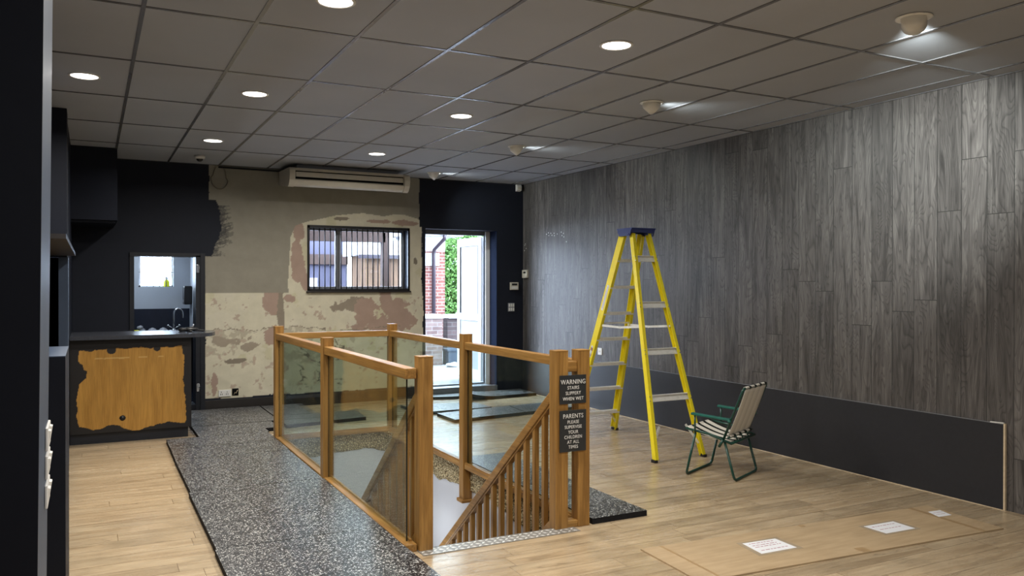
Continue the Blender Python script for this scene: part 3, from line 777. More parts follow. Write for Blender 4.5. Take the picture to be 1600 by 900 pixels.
# warning signs screwed across the two right-hand newels
def sign(z0, z1, lines, label, tilt):
    x0, x1, y = 2.757, 2.962, 4.652
    t = thing('warning_sign', label, 'sign', ((x0+x1)/2, y, z0), 'charcoal warning plates on the newel posts')
    b = MB(); b.box(x0, x1, y-0.006, y, z0, z1, 0, 0.001); b.build('plate', M['sign_grey'], t)
    for i, (txt, size, zz) in enumerate(lines):
        c = bpy.data.curves.new('text', 'FONT'); c.body = txt; c.size = size*0.94; c.align_x = 'CENTER'; c.extrude = 0.0006; c.offset = 0.0001; c.space_character = 1.08
        tmp = bpy.data.objects.new('tmp', c); COL.objects.link(tmp)
        dg = bpy.context.evaluated_depsgraph_get(); me = bpy.data.meshes.new_from_object(tmp.evaluated_get(dg))
        COL.objects.unlink(tmp); bpy.data.objects.remove(tmp)
        me.materials.clear(); me.materials.append(M['letter'])
        o = bpy.data.objects.new('lettering', me); COL.objects.link(o); o.parent = t
        o.rotation_euler = (PI/2, -tilt, 0); o.location = (0.0, -0.0075, zz - z0); o.scale = (0.88, 1.0, 1.0)
    return t
sign(0.833, 1.024, [('WARNING', 0.046, 0.965), ('STAIRS', 0.034, 0.930), ('SLIPPERY', 0.034, 0.894), ('WHEN WET', 0.034, 0.857)],
     'upper charcoal sign on the oak newel posts reading WARNING STAIRS SLIPPERY WHEN WET', 0.0)
sign(0.514, 0.790, [('PARENTS', 0.044, 0.738), ('PLEASE', 0.033, 0.702), ('SUPERVISE', 0.033, 0.669), ('YOUR', 0.033, 0.635), ('CHILDREN', 0.033, 0.602), ('AT ALL', 0.033, 0.569), ('TIMES', 0.033, 0.536)],
     'lower charcoal sign on the oak newel posts reading PARENTS PLEASE SUPERVISE YOUR CHILDREN', 0.0)

# chequer plate nosing at the head of the stairs
b = MB(); b.box(1.77, 2.875, 4.575, 4.70, 0.0, 0.004)
b.box(1.87, 2.73, 4.697, 4.703, -0.035, 0.004)
k = 0
for i in range(27):
    for j in range(3):
        cx = 1.79 + i*0.0405; cy = 4.597 + j*0.0405
        a = PI/4 if (i+j) % 2 else -PI/4
        d = Vector((math.cos(a), math.sin(a), 0)); s = Vector((-d.y, d.x, 0)); c = Vector((cx, cy, 0.004))
        v = [b.bm.verts.new(c+d*0.021), b.bm.verts.new(c+s*0.0085), b.bm.verts.new(c-d*0.021), b.bm.verts.new(c-s*0.0085), b.bm.verts.new(c+Vector((0, 0, 0.0016)))]
        for q in range(4):
            f = b.bm.faces.new([v[q], v[(q+1)%4], v[4]]); f.material_index = 1
ident(b.build('stair_nosing', [M['plate'], M['plate_stud']]), 'diamond pattern metal plate on the top edge of the stairs', 'metal plate')

# ------------------------------------------------------------------ RUBBER MATS
RG = 'speckled rubber mats on the floor'
def mat_piece(poly, h, label, curl=None, z0=0.0):
    b = MB(); b.prism([(x, y, z0) for x, y in poly], (0, 0, h))
    bmesh.ops.recalc_face_normals(b.bm, faces=b.bm.faces)
    for f in b.bm.faces:
        f.material_index = 0 if f.normal.z > 0.5 else 1
    return ident(b.build('rubber_mat', [M['rubber'], M['rubber_edge']]), label, 'rubber mat', RG)
def rect(x0, x1, y0, y1, j=0.006):
    return [(x0+random.uniform(-j, 0), y0+0.002), (x1, y0+0.002), (x1, y1-0.002), (x0+random.uniform(-j, 0), y1-0.002)]
H = 0.04
mat_piece(rect(0.665, 1.695, 3.35, 5.15), H, 'nearest black speckled rubber mat along the left side of the balustrade')
mat_piece(rect(0.67, 1.695, 5.15, 6.65), H, 'second black speckled rubber mat along the left side of the balustrade')
mat_piece(rect(0.68, 1.688, 6.65, 7.94), H, 'third black speckled rubber mat, beside the middle left newel post')
mat_piece(rect(0.685, 1.695, 7.94, 8.48), H, 'narrow black speckled rubber mat just before the far left newel post')
mat_piece(rect(0.69, 1.695, 8.48, 9.02), H, 'narrow black speckled rubber mat level with the far left newel post and counter')
mat_piece([(1.0, 9.02), (1.71, 9.02), (1.71, 9.24), (1.86, 9.24), (1.86, 9.70), (1.0, 9.70)], H, 'speckled rubber mat beside the end of the half painted counter')
mat_piece(rect(1.0, 1.95, 9.71, 10.95), H, 'speckled rubber mat against the scraped back wall near the kitchen doorway')
mat_piece([(1.965, 9.345), (2.93, 9.48), (2.97, 10.03), (1.975, 10.03)], H, 'dark rubber mat behind the far glass panel of the balustrade')
mat_piece(rect(1.97, 2.42, 10.05, 10.93), H, 'dark rubber mat against the back wall beneath the flaking plaster')
mat_piece(rect(3.03, 3.478, 4.66, 6.88), H, 'speckled rubber mat along the right side of the balustrade by the warning signs')
mat_piece([(4.11, 10.76), (4.63, 10.62), (4.86, 11.0-0.03), (4.2, 11.0-0.03)], H, 'dark rubber mat lying left in front of the open back door')
# the mat with the lifted corner right of the doorway
def curled():
    bm = bmesh.new(); P = [(4.66, 10.35), (5.80, 10.45), (5.80, 10.97), (4.88, 10.97)]
    nu, nv = 16, 6; top = []; bot = []
    for i in range(nu+1):
        u = i/nu; rt = []; rb = []
        for j in range(nv+1):
            v = j/nv
            x = (P[0][0]*(1-u)+P[1][0]*u)*(1-v) + (P[3][0]*(1-u)+P[2][0]*u)*v
            yy = (P[0][1]*(1-u)+P[1][1]*u)*(1-v) + (P[3][1]*(1-u)+P[2][1]*u)*v
            lift = 0.075*max(0, 1-u*2.2)**2*(1-v*0.6)
            rb.append(bm.verts.new((x, yy, 0.0+lift))); rt.append(bm.verts.new((x, yy, 0.04+lift)))
        top.append(rt); bot.append(rb)
    for i in range(nu):
        for j in range(nv):
            f = bm.faces.new([top[i][j], top[i+1][j], top[i+1][j+1], top[i][j+1]]); f.material_index = 0
            f = bm.faces.new([bot[i][j], bot[i][j+1], bot[i+1][j+1], bot[i+1][j]]); f.material_index = 1
        for j in (0, nv):
            f = bm.faces.new([bot[i][j], bot[i+1][j], top[i+1][j], top[i][j]]); f.material_index = 1
    for j in range(nv):
        for i in (0, nu):
            f = bm.faces.new([bot[i][j], bot[i][j+1], top[i][j+1], top[i][j]]); f.material_index = 1
    b = MB(); b.bm.free(); b.bm = bm; return b
ident(curled().build('rubber_mat', [M['rubber'], M['rubber_edge']]), 'dark rubber mat with a lifted corner right of the doorway', 'rubber mat', RG)
mat_piece([(3.65, 9.50), (4.62, 9.515), (4.58, 9.99), (3.62, 10.20)], H, 'thin dark rubber mat between the doorway mats and the nearest loose mat')
mat_piece([(3.80, 8.81), (4.80, 8.945), (4.86, 9.50), (3.79, 9.345)], H, 'loose dark rubber mat crossing behind the middle right newel post')
mat_piece([(4.81, 8.948), (5.55, 9.03), (5.60, 9.58), (4.875, 9.505)], H, 'loose dark rubber mat butted to the right end of another, toward the low wall board')

# ------------------------------------------------------------------ BACK DOOR AND OUTSIDE
b = MB(); fy0, fy1 = 11.245, 11.30
b.box(4.283, 4.345, fy0, fy1, 0.10, 2.428, 0, 0.004); b.box(5.355, 5.43, fy0, fy1, 0.10, 2.428, 0, 0.004); b.box(4.345, 5.345, fy0, fy1, 2.365, 2.428, 1, 0.004)
b.box(4.345, 5.345, fy0, fy1, 0.10, 0.135, 1, 0.004); b.box(5.424, 5.431, 11.005, fy0, 0.10, 2.43, 3)
b.box(5.340, 5.355, fy0+0.02, fy1, 0.135, 2.365, 2)
b.box(4.345, 5.345, 11.0, fy0, 0.10, 0.112, 1)
o = struct('door_1', b, [M['upvc'], M['grey_alu'], M['navy'], M['matt_navy']])
b = MB(); b.box(4.283, 5.428, 10.98, 11.02, 0.04, 0.118, 0, 0.003); struct('trim_1', b, M['grey_alu'])
# open leaf, swung out about ninety degrees
t = thing('door_leaf', 'white panelled back door leaf standing open outwards', 'door', (5.34, 11.34, 0.135))
hp = Vector((5.345, 11.33, 0)); dd = Vector((-0.012, 0.88, 0)); L = dd.length; dd.normalize(); sd = Vector((-dd.y, dd.x, 0))
def leafbox(b, a0, a1, z0, z1, t0, t1, mi=0, bevel=0.0):
    c = hp + dd*((a0+a1)/2) + sd*((t0+t1)/2) + Vector((0, 0, (z0+z1)/2)); b.obox(c, dd, sd, (0, 0, 1), a1-a0, abs(t1-t0), z1-z0, mi, bevel)
b = MB()
for (a0, a1, z0, z1) in ((0, 0.10, 0.14, 2.35), (L-0.10, L, 0.14, 2.35), (0.10, L-0.10, 2.23, 2.35), (0.10, L-0.10, 0.14, 0.30), (0.10, L-0.10, 1.06, 1.16)):
    leafbox(b, a0, a1, z0, z1, -0.03, 0.03, 0, 0.003)
b.build('leaf_frame', M['leaf_white'], t)
b = MB(); leafbox(b, 0.10, L-0.10, 1.16, 2.23, -0.012, 0.012); b.build('panel', M['leaf_panel'], t)
b = MB(); leafbox(b, 0.10, L-0.10, 0.30, 1.06, -0.012, 0.012); b.build('panel', M['leaf_panel'], t)
for a0 in (L-0.112, 0.102):
    b = MB(); leafbox(b, a0, a0+0.010, 1.17, 2.22, 0.012, 0.032); b.build('gasket', M['black'], t)
b = MB(); leafbox(b, L-0.075, L-0.04, 1.02, 1.24, 0.03, 0.04, 0, 0.003); b.tube([hp+dd*(L-0.057)+sd*0.04+Vector((0,0,1.16)), hp+dd*(L-0.057)+sd*0.075+Vector((0,0,1.16)), hp+dd*(L-0.17)+sd*0.075+Vector((0,0,1.16))], 0.009, 8)
b.build('handle', M['white'], t)

b = MB(); b.box(-12, 20, 11.302, 40, 0.0, 0.09); ident(struct('ground_outside', b, M['concrete']))
# low garden wall
t = thing('garden_wall', 'low weathered brick wall with pale coping across the back yard', 'wall', (7, 14.8, 0.09))
b = MB(); b.box(6.2, 10.5, 14.75, 14.98, 0.09, 0.96); b.build('brickwork', M['old_brick'], t)
b = MB(); b.box(6.2, 10.5, 14.70, 15.03, 0.96, 1.03, 0, 0.01); b.build('coping', M['coping'], t)
t = thing('brick_pier', 'short pale topped brick pier at the left end of the low yard wall', 'pier', (5.95, 14.4, 0.09))
b = MB(); b.box(5.56, 5.95, 14.40, 14.90, 0.09, 0.98); b.build('brickwork', M['pier_brick'], t)
b = MB(); b.box(5.53, 5.98, 14.37, 14.93, 0.98, 1.05, 0, 0.01); b.build('coping', M['coping'], t)
# planter bin and rag
t = thing('planter', 'dark blue rectangular planter standing by the low yard wall', 'planter', (6.42, 14.42, 0.09))
b = MB()
b.prism([(6.03, 14.3, 0.09), (6.55, 14.3, 0.09), (6.55, 14.58, 0.09), (6.03, 14.58, 0.09)], (0, 0, 0.26)); b.build('tub', M['bin'], t)
b = MB(); b.box(6.00, 6.58, 14.27, 14.61, 0.35, 0.40, 0, 0.008); b.build('rim', M['bin'], t)
b = MB(); b.ball((6.02, 14.0, 0.125), 0.16, 0.10, 0.05, jitter=0.18); ident(b.build('rag', M['bag']), 'crumpled white rag on the yard ground in front of the planter', 'rag')
# brick house
t = thing('brick_house', 'red brick house beyond the yard with a barred window and downpipe', 'house', (7, 18, 0.09))
b = MB(); b.box(6.6, 7.50, 18.0, 18.95, 0.09, 2.42); b.build('brickwork', M['red_brick'], t)
b = MB(); b.box(6.4, 7.80, 17.6, 18.98, 2.75, 2.95); b.box(6.6, 7.50, 18.0, 18.95, 2.42, 2.75); b.build('eaves', M['render'], t)
b = MB(); b.box(6.4, 7.85, 17.45, 17.6, 2.78, 2.84); b.build('gutter', M['pipe'], t)
b = MB(); b.box(6.9, 7.34, 17.96, 18.01, 2.06, 2.36); w = b.build('window', M['render'], t)
for i in range(5):
    b = MB(); x = 6.94+i*0.085; b.box(x, x+0.03, 17.93, 17.965, 2.06, 2.36); b.build('bar', M['grey_alu'], w)
b = MB(); b.tube([(7.30, 17.5, 2.80), (7.30, 17.55, 2.68), (7.18, 17.88, 2.44), (7.18, 17.91, 2.35), (7.18, 17.92, 0.12)], 0.045, 10); b.build('downpipe', M['pipe'], t)
# hedge behind
t = thing('hedge', 'bright green leafy hedge right of the brick house', 'hedge', (9, 19.5, 0.09))
b = MB(); b.tube([(8.9, 19.5, 0.09), (8.95, 19.5, 1.4), (9.0, 19.5, 2.2)], 0.06, 8); b.tube([(8.3, 19.3, 0.09), (8.2, 19.4, 1.8)], 0.05, 8); b.build('stem', M['twig'], t)
bm = bmesh.new()
rnd = random.Random(4)
for i in range(26000):
    a = rnd.uniform(0, 2*PI); rr = rnd.random()**0.4; h = rnd.random()
    cx = 8.75 + 1.2*rr*math.cos(a); cy = 19.6 + 0.6*rr*math.sin(a); cz = 0.3 + h*(2.75 + 0.35*math.sin(cx*3.0))
    d = Vector((rnd.uniform(-1, 1), rnd.uniform(-1, 1), rnd.uniform(-1, 1))).normalized(); e = d.cross(Vector((rnd.uniform(-1, 1), rnd.uniform(-1, 1), rnd.uniform(-1, 1)))).normalized()
    s = rnd.uniform(0.035, 0.07); c = Vector((cx, cy, cz))
    bm.faces.new([bm.verts.new(c-d*s), bm.verts.new(c+e*s*0.45), bm.verts.new(c+d*s), bm.verts.new(c-e*s*0.45)])
b = MB(); b.bm.free(); b.bm = bm; b.build('foliage', M['leaf'], t, recalc=False)

# outbuilding and boards seen through the barred window
t = thing('outbuilding', 'orange timber outbuilding with white fascia seen through the barred window', 'shed', (5.4, 15.5, 0.09))
b = MB(); b.box(4.50, 5.25, 14.6, 15.5, 0.09, 2.16)
b.build('timber_wall', M['timber_fence'], t)
b = MB(); b.box(4.36, 5.32, 14.5, 15.6, 2.16, 2.44); b.build('fascia', M['render'], t)
b = MB(); b.box(4.34, 5.34, 14.48, 14.52, 2.10, 2.17); b.build('gutter', M['pipe'], t)
b = MB()
for i in range(4): b.box(4.66+i*0.16, 4.668+i*0.16, 14.592, 14.602, 0.1, 2.1)
b.build('board_joint', M['brown_beam'], t)
t = thing('rendered_house', 'violet grey rendered house with dark band seen through the barred window', 'house', (3.4, 17, 0.09))
b = MB(); b.box(2.9, 4.6, 16.2, 20, 0.09, 3.6); b.build('rendered_wall', M['violet_render'], t)
b = MB(); b.box(2.9, 4.62, 16.14, 16.21, 2.02, 2.22); b.build('band', M['brown_beam'], t)
b = MB(); b.box(3.62, 4.0, 16.15, 16.21, 1.1, 1.75); b.build('window', M['render'], t)
b = MB(); b.box(2.3, 4.35, 13.0, 13.12, 2.32, 2.52); b.box(4.3, 4.42, 13.0, 13.12, 0.09, 2.52); b.box(2.3, 2.38, 13.0, 13.12, 0.09, 2.32)
ident(b.build('pergola', M['brown_beam']), 'brown timber beam frame close outside the barred window', 'pergola')

# ------------------------------------------------------------------ BARRED WINDOW
b = MB(); x0, x1, z0, z1 = WIN; yy = 11.16
for (a, c, d, e) in ((x0, x0+0.05, z0, z1), (x1-0.05, x1, z0, z1), (x0+0.05, x1-0.05, z0, z0+0.05), (x0+0.05, x1-0.05, z1-0.05, z1), (3.02, 3.085, z0+0.05, z1-0.05)):
    b.box(a, c, yy, yy+0.07, d, e, 0, 0.004)
wf = struct('window_1', b, M['grey_alu'])
b = MB(); b.box(x0+0.045, 3.025, yy+0.03, yy+0.036, z0+0.045, z1-0.045); g = b.build('window_1_left_pane', M['window_glass']); g['kind'] = 'structure'
b = MB(); b.box(3.08, x1-0.045, yy+0.03, yy+0.036, z0+0.045, z1-0.045); g = b.build('window_1_right_pane', M['window_glass']); g['kind'] = 'structure'
t = thing('window_grille', 'black iron security bars across the back window', 'window bars', ((x0+x1)/2, 10.99, z0))
b = MB(); b.box(x0-0.012, x1+0.012, 10.975, 11.015, z1-0.03, z1+0.008); b.box(x0-0.012, x1+0.012, 10.975, 11.015, z0-0.012, z0+0.018); b.box(x0-0.012, x0+0.014, 10.975, 11.015, z0, z1); b.box(x1-0.014, x1+0.012, 10.975, 11.015, z0, z1)
b.build('frame', M['black_iron'], t)
for i in range(18):
    x = x0 + (x1-x0)*(i+1)/19.0
    b = MB(); b.tube([(x, 10.995, z0+0.01), (x, 10.995, z1-0.02)], 0.0075, 6); b.build('bar', M['black_iron'], t)
b = MB(); b.box(x0-0.03, x1+0.03, 10.96, 11.16, z0-0.032, z0-0.012, 0, 0.003); ident(struct('window_sill_1', b, M['brown_skirting']))

# ------------------------------------------------------------------ KITCHEN BEHIND THE HATCH DOORWAY
b = MB()
KX0, KX1, KY0, KY1, KZ = -0.5, 1.31, 11.30, 13.0, 2.4
b.box(KX0-0.1, KX0, KY0, KY1, 0, KZ); b.box(KX1, KX1+0.1, KY0, KY1, 0, KZ); b.box(KX1-0.005, KX1, KY0, KY1, 0, 0.95, 1)
kw = (0.62, 1.09, 1.585, 2.10)
b.box(KX0, kw[0], KY1, KY1+0.2, 0, KZ); b.box(kw[1], KX1, KY1, KY1+0.2, 0, KZ); b.box(kw[0], kw[1], KY1, KY1+0.2, 0, kw[2]); b.box(kw[0], kw[1], KY1, KY1+0.2, kw[3], KZ)
b.box(KX0, KX1, KY1-0.006, KY1, 0, 1.265, 1)
b.box(KX0-0.1, KX1+0.1, KY0, KY1+0.2, KZ, KZ+0.1); b.box(KX0, KX1, KY0, KY1, 0.091, 0.1, 1)
struct('wall_kitchen', b, [M['kitchen_paint'], M['dark_tile']])
b = MB()
for (a, c, d, e) in ((kw[0], kw[0]+0.03, kw[2], kw[3]), (kw[1]-0.02, kw[1], kw[2], kw[3]), (kw[0], kw[1], kw[2], kw[2]+0.02), (kw[0], kw[1], kw[3]-0.03, kw[3])): b.box(a, c, KY1+0.1, KY1+0.14, d, e)
b.box(kw[0]+0.03, kw[1]-0.02, KY1+0.118, KY1+0.123, kw[2]+0.02, kw[3]-0.03, 1)
struct('window_2', b, [M['upvc'], M['window_glass']])
t = thing('window_grille', 'thin pale bars over the small kitchen window', 'window bars', (0.85, 12.98, kw[2]))
for i in range(4):
    x = kw[0] + 0.03 + (kw[1]-kw[0]-0.05)*(i+1)/5.0
    b = MB(); b.tube([(x, 13.02, kw[2]), (x, 13.02, kw[3])], 0.005, 6); b.build('bar', M['grey_alu'], t)
b = MB(); b.tube([(kw[0], 13.02, 1.80), (kw[1], 13.02, 1.80)], 0.004, 6); b.build('cross_bar', M['grey_alu'], t)
b = MB(); b.box(KX0+0.005, KX1-0.005, 12.35, KY1-0.008, 0.90, 0.94, 0, 0.004); b.box(KX0+0.005, KX1-0.005, 12.45, KY1-0.008, 0.1, 0.90, 1)
ident(b.build('kitchen_worktop', [M['worktop'], M['navy']]), 'dark worktop under the kitchen window', 'worktop')
t = thing('kitchen_tap', 'chrome swan neck mixer tap seen through the kitchen doorway', 'tap', (1.05, 12.6, 0.94))
b = MB(); pts = [(1.06, 12.6, 0.94), (1.06, 12.6, 1.20)] + [(1.06+0.06-0.06*math.cos(a), 12.6, 1.20+0.075*math.sin(a)) for a in [PI*i/8 for i in range(1, 9)]] + [(1.18, 12.6, 1.14)]
b.tube(pts, 0.011, 10); b.build('spout', M['steel'], t)
b = MB(); b.lathe([(0.0, 0), (0.028, 0), (0.028, 0.03), (0.018, 0.05), (0, 0.05)], (1.06, 12.6, 0.94)); b.build('base', M['steel'], t)
for s in (-1, 1):
    b = MB(); b.tube([(1.06, 12.6, 0.985), (1.06+s*0.07, 12.59, 1.03)], 0.007, 8); b.ball((1.06+s*0.075, 12.59, 1.035), 0.016, 0.016, 0.016); b.build('tap_handle', M['steel'], t)
t = thing('soap_bottle', 'yellow washing up liquid bottle on the kitchen window sill', 'bottle', (1.00, 12.97, kw[2]))
b = MB(); b.lathe([(0, 0), (0.040, 0), (0.044, 0.02), (0.044, 0.07), (0.03, 0.10), (0.016, 0.105)], (1.00, 13.08, kw[2]), 16); b.build('bottle_body', M['yellow_soap'], t)
b = MB(); b.lathe([(0.02, 0.10), (0.022, 0.135), (0.012, 0.15), (0, 0.155)], (1.00, 13.08, kw[2]), 12); b.build('bottle_cap', M['white'], t)
t = thing('towel_dispenser', 'black hand towel dispenser on the right kitchen wall', 'dispenser', (1.25, 12.75, 1.35))
b = MB(); b.box(1.20, 1.308, 12.62, 12.86, 1.33, 1.60, 0, 0.02); b.build('casing', M['black'], t)
b = MB(); b.box(1.195, 1.201, 12.66, 12.82, 1.36, 1.40, 0, 0.001); b.build('window_strip', M['grey_alu'], t)
M['stone'] = plain('grey_glazed_bowl', (0.25, 0.26, 0.29), 0.5, 0, 0.5, 0.1)
for i, (x, lab) in enumerate(((0.78, 'grey upturned bowl on the kitchen worktop, left of the pair beside the tap'), (0.92, 'grey upturned bowl on the kitchen worktop, nearer to the tap'))):
    b = MB(); b.lathe([(0.068, 0.0), (0.062, 0.03), (0.04, 0.055), (0.018, 0.062), (0.018, 0.068), (0, 0.068)], (x, 12.6, 0.94), 18)
    ident(b.build('bowl', M['stone']), lab, 'bowl', 'upturned bowls by the tap')
b = MB(); b.ball((0.635, 12.62, 0.975), 0.06, 0.06, 0.035, jitter=0.15); b.ball((0.62, 12.6, 1.01), 0.04, 0.04, 0.03, jitter=0.15)
ident(b.build('dish_cloth', M['stone']), 'crumpled grey cloth at the left of the kitchen worktop', 'cloth')
b = MB(); b.box(0.53, 0.60, 12.40, 12.50, 0.94, 0.985, 0, 0.012); ident(b.build('sponge', M['yellow_soap']), 'yellow green sponge at the left edge of the kitchen worktop', 'sponge')
# door frame of the kitchen
b = MB()
b.box(KIT[1]-0.075, KIT[1], 10.97, 11.30, 0, KIT[3]); b.box(KIT[0]-0.05, KIT[0], 10.98, 11.30, 0, KIT[3]); b.box(KIT[0]-0.05, KIT[1], 10.97, 11.30, KIT[3]-0.015, KIT[3]+0.03)
b.box(KIT[1]-0.02, KIT[1]+0.035, 10.955, 10.999, 0, KIT[3]+0.03)
b.box(KIT[0], KIT[1], 11.0, 11.31, -0.05, 0.102)
kd = struct('door_2', b, M['navy_door'])
for z, lab in ((1.82, 'upper steel hinge plate on the dark kitchen door frame'), (0.32, 'lower steel hinge plate on the dark kitchen door frame')):
    b = MB(); b.box(KIT[1]-0.068, KIT[1]-0.038, 10.964, 10.972, z-0.05, z+0.05, 0, 0.002); b.tube([(KIT[1]-0.035, 10.962, z-0.05), (KIT[1]-0.035, 10.962, z+0.05)], 0.005, 8)
    b.build('hinge', M['steel'], kd)['label'] = lab

# ------------------------------------------------------------------ COUNTER
CX0, CX1, CY0, CY1 = -0.185, 0.955, 9.30, 9.86
t = thing('bar_counter', 'bar counter with oak front half covered in black paint', 'counter', (0.4, 9.5, 0))
b = MB(); b.box(CX0, CX1, CY0+0.01, CY1, 0.11, 1.065); b.build('cabinet', M['navy_door'], t)
def cf(X, Z):
    n1 = vn.fbm(X, Z, 8, 4); n2 = vn2.fbm(X, Z, 20, 3)
    u = X + n1*0.05 + n2*0.012; v = Z + n1*0.07 + n2*0.02
    oakm = inpoly(u, v, [(-0.115,0.17),(-0.12,0.50),(-0.10,0.62),(-0.05,0.66),(-0.03,0.74),(-0.10,0.86),(-0.10,0.955),(0.15,0.965),(0.45,0.965),(0.86,0.975),(0.885,0.80),(0.87,0.55),(0.90,0.34),(0.905,0.175),(0.70,0.17),(0.52,0.15),(0.42,0.10),(0.30,0.13),(0.20,0.18),(0.0,0.14)])
    oakm &= ~((np.hypot(X-0.19, Z-0.955) < 0.045)) & ~((np.hypot(X-0.62, Z-0.96) < 0.035))
    fade = np.zeros(X.shape); sc = oakm & (np.abs(Z-0.868+n2*0.01) < 0.006) & (X > 0.0) & (X < 0.68) & (vn3.fbm(X, Z*0.2, 9, 3) > -0.05); fade[sc] = 0.7
    hole = np.hypot(X-0.292, Z-0.248) < 0.028; oakm &= ~hole
    c = np.zeros(X.shape+(3,)); c[..., 0] = oakm; c[..., 1] = fade; return c
o = grid_wall('front_panel', lin(CX0, CX1, 0.006, []), lin(0.11, 1.065, 0.006, []), CY0, cf, M['counter_front'], parent=t); o['label'] = 'oak front panel with ragged black painted margin'
b = MB(); b.box(CX0, CX1-0.03, CY0+0.03, CY1-0.02, 0.0, 0.11); b.build('plinth', M['navy_door'], t)
b = MB(); b.tube([(0.292, CY0+0.002, 0.248), (0.292, CY0-0.004, 0.248)], 0.026, 20); b.build('dark_hole', M['black'], t)  # black disc stands in for the shade inside an open hole
# worktop with a rounded end
b = MB(); pl = [(CX0, CY0-0.12), (0.90, CY0-0.12)]
for i in range(0, 17):
    a = -PI/2 + PI*i/16; pl.append((0.92 + 0.31*math.cos(a), (CY0+CY1)/2 + 0.02 + 0.42*math.sin(a)))
pl += [(CX0, CY1+0.16)]
b.prism([(x, y, 1.066) for x, y in pl], (0, 0, 0.038))
ident(b.build('counter_top', M['counter_top']), 'dark grey counter top with a rounded overhanging end', 'counter top')
# things on it
t = thing('work_glove', 'crumpled black work glove on the counter top', 'glove', (0.98, 9.6, 1.104))
b = MB(); b.ball((0.98, 9.62, 1.130), 0.085, 0.05, 0.026, jitter=0.12); b.ball((0.90, 9.60, 1.127), 0.05, 0.035, 0.023, jitter=0.15)
for i, (dx, dy) in enumerate(((0.09, -0.035), (0.10, -0.01), (0.095, 0.015), (0.08, 0.04))):
    b.tube([(0.99+dx*0.4, 9.62+dy, 1.123), (0.99+dx, 9.62+dy*1.2, 1.12), (0.99+dx*1.35, 9.62+dy*1.4, 1.112)], 0.009, 8)
b.tube([(0.95, 9.58, 1.12), (0.96, 9.54, 1.118), (0.985, 9.52, 1.112)], 0.010, 8)
b.build('glove_body', M['black'], t)
b = MB(); b.tube([(0.885, 9.6, 1.108), (0.885, 9.6, 1.132)], 0.022, 12); b.build('cuff', M['rubber_foot'], t)
t = thing('paint_scraper', 'small steel scraper lying across the black glove', 'scraper', (0.93, 9.66, 1.14))
b = MB(); b.obox((0.93, 9.64, 1.145), (1, 0.1, 0.05), (0, 1, 0), (0, 0, 1), 0.08, 0.03, 0.004); b.build('blade', M['steel'], t)
b = MB(); b.tube([(0.97, 9.645, 1.147), (1.01, 9.65, 1.16), (1.015, 9.65, 1.185)], 0.008, 8); b.build('grip', M['grey_alu'], t)

# shelf on the left partition and the dark switch wall
t = thing('wall_shelf', 'dark shelf board fixed along the left partition above the hatch', 'shelf', (-0.27, 6.5, 1.87))
b = MB(); b.box(-0.42, -0.117, 5.0, 8.055, 1.872, 1.898, 0); b.build('board', M['brown_skirting'], t)
b = MB(); b.box(-0.117, -0.115, 5.0, 8.055, 1.872, 1.899, 0); b.build('edge_strip', M['pillar_paint'], t)
# three double switches on the pillar return
for i, (z, lab) in enumerate(((1.252, 'topmost white double switch plate on the near left pillar'), (1.184, 'middle white double switch plate on the near left pillar'), (1.112, 'lowest white double switch plate on the near left pillar'))):
    xb = -0.112 + (0.034)*z/ZC + 0.001
    t = thing('light_switch', lab, 'switch', (xb, 2.31, z), 'white switches on the near pillar')
    b = MB(); b.box(xb, xb+0.006, 2.27, 2.41, z-0.028, z+0.028, 0, 0.002); b.build('plate', M['white'], t)
    for yy in (2.30, 2.375):
        b = MB(); b.prism([(xb+0.005, yy-0.016, z-0.020), (xb+0.005, yy-0.016, z+0.020), (xb+0.012, yy-0.016, z+0.018), (xb+0.007, yy-0.016, z-0.016)], (0, 0.032, 0)); b.build('rocker', M['white'], t)

# ------------------------------------------------------------------ RIGHT WALL BOARD AND DEVICES
t = thing('wall_board', 'long low charcoal board fixed along the foot of the plank wall', 'wall board', (5.85, 7.3, 0))
b = MB(); b.box(5.852, 5.87, 3.60, 10.98, 0.002, 0.620); b.build('panel', M['board'], t)
b = MB(); b.box(5.850, 5.869, 3.588, 3.60, 0.0, 0.626); b.build('raw_edge', M['raw_edge'], t)
b = MB(); b.box(5.851, 5.8695, 3.60, 10.98, 0.620, 0.623); b.build('top_edge', M['grey_alu'], t)
b = MB(); b.bar((5.858, 3.60, 0.630), (5.858, 3.70, 0.626), 0.014, 0.007); b.build('splinter', M['white'], t)
b = MB(); b.box(5.845, 5.8515, 3.60, 10.95, 0.0, 0.004); b.build('floor_edge', M['raw_edge'], t)

def wall_device(name, lab, cat, x, y, z, w, h, d, face, mats, group=None, parts=()):
    """face 'y' looks toward -y (back wall), 'x' toward -x (right wall); parts: (name,u0,u1,v0,v1,depth,mat)"""
    t = thing(name, lab, cat, (x, y, z), group)
    def bx(u0, u1, v0, v1, d0, d1, bev=0.0):
        b = MB()
        if face == 'y': b.box(x+u0, x+u1, y-d1, y-d0, z+v0, z+v1, 0, bev)
        else: b.box(x-d1, x-d0, y+u0, y+u1, z+v0, z+v1, 0, bev)
        return b
    bx(-w/2, w/2, -h/2, h/2, 0.001, d, 0.003).build('casing', mats, t)
    for (n, u0, u1, v0, v1, dd_, mt) in parts: bx(u0, u1, v0, v1, d-0.001, d+dd_).build(n, mt, t)
    return t
wall_device('alarm_keypad', 'cream alarm keypad with dark display beside the back door', 'keypad', 5.71, YB, 1.60, 0.135, 0.115, 0.03, 'y', M['cream_metal'], parts=(('display', -0.045, 0.045, 0.012, 0.040, 0.002, M['black']), ('keypad_flap', -0.055, 0.055, -0.045, -0.005, 0.003, M['white'])))
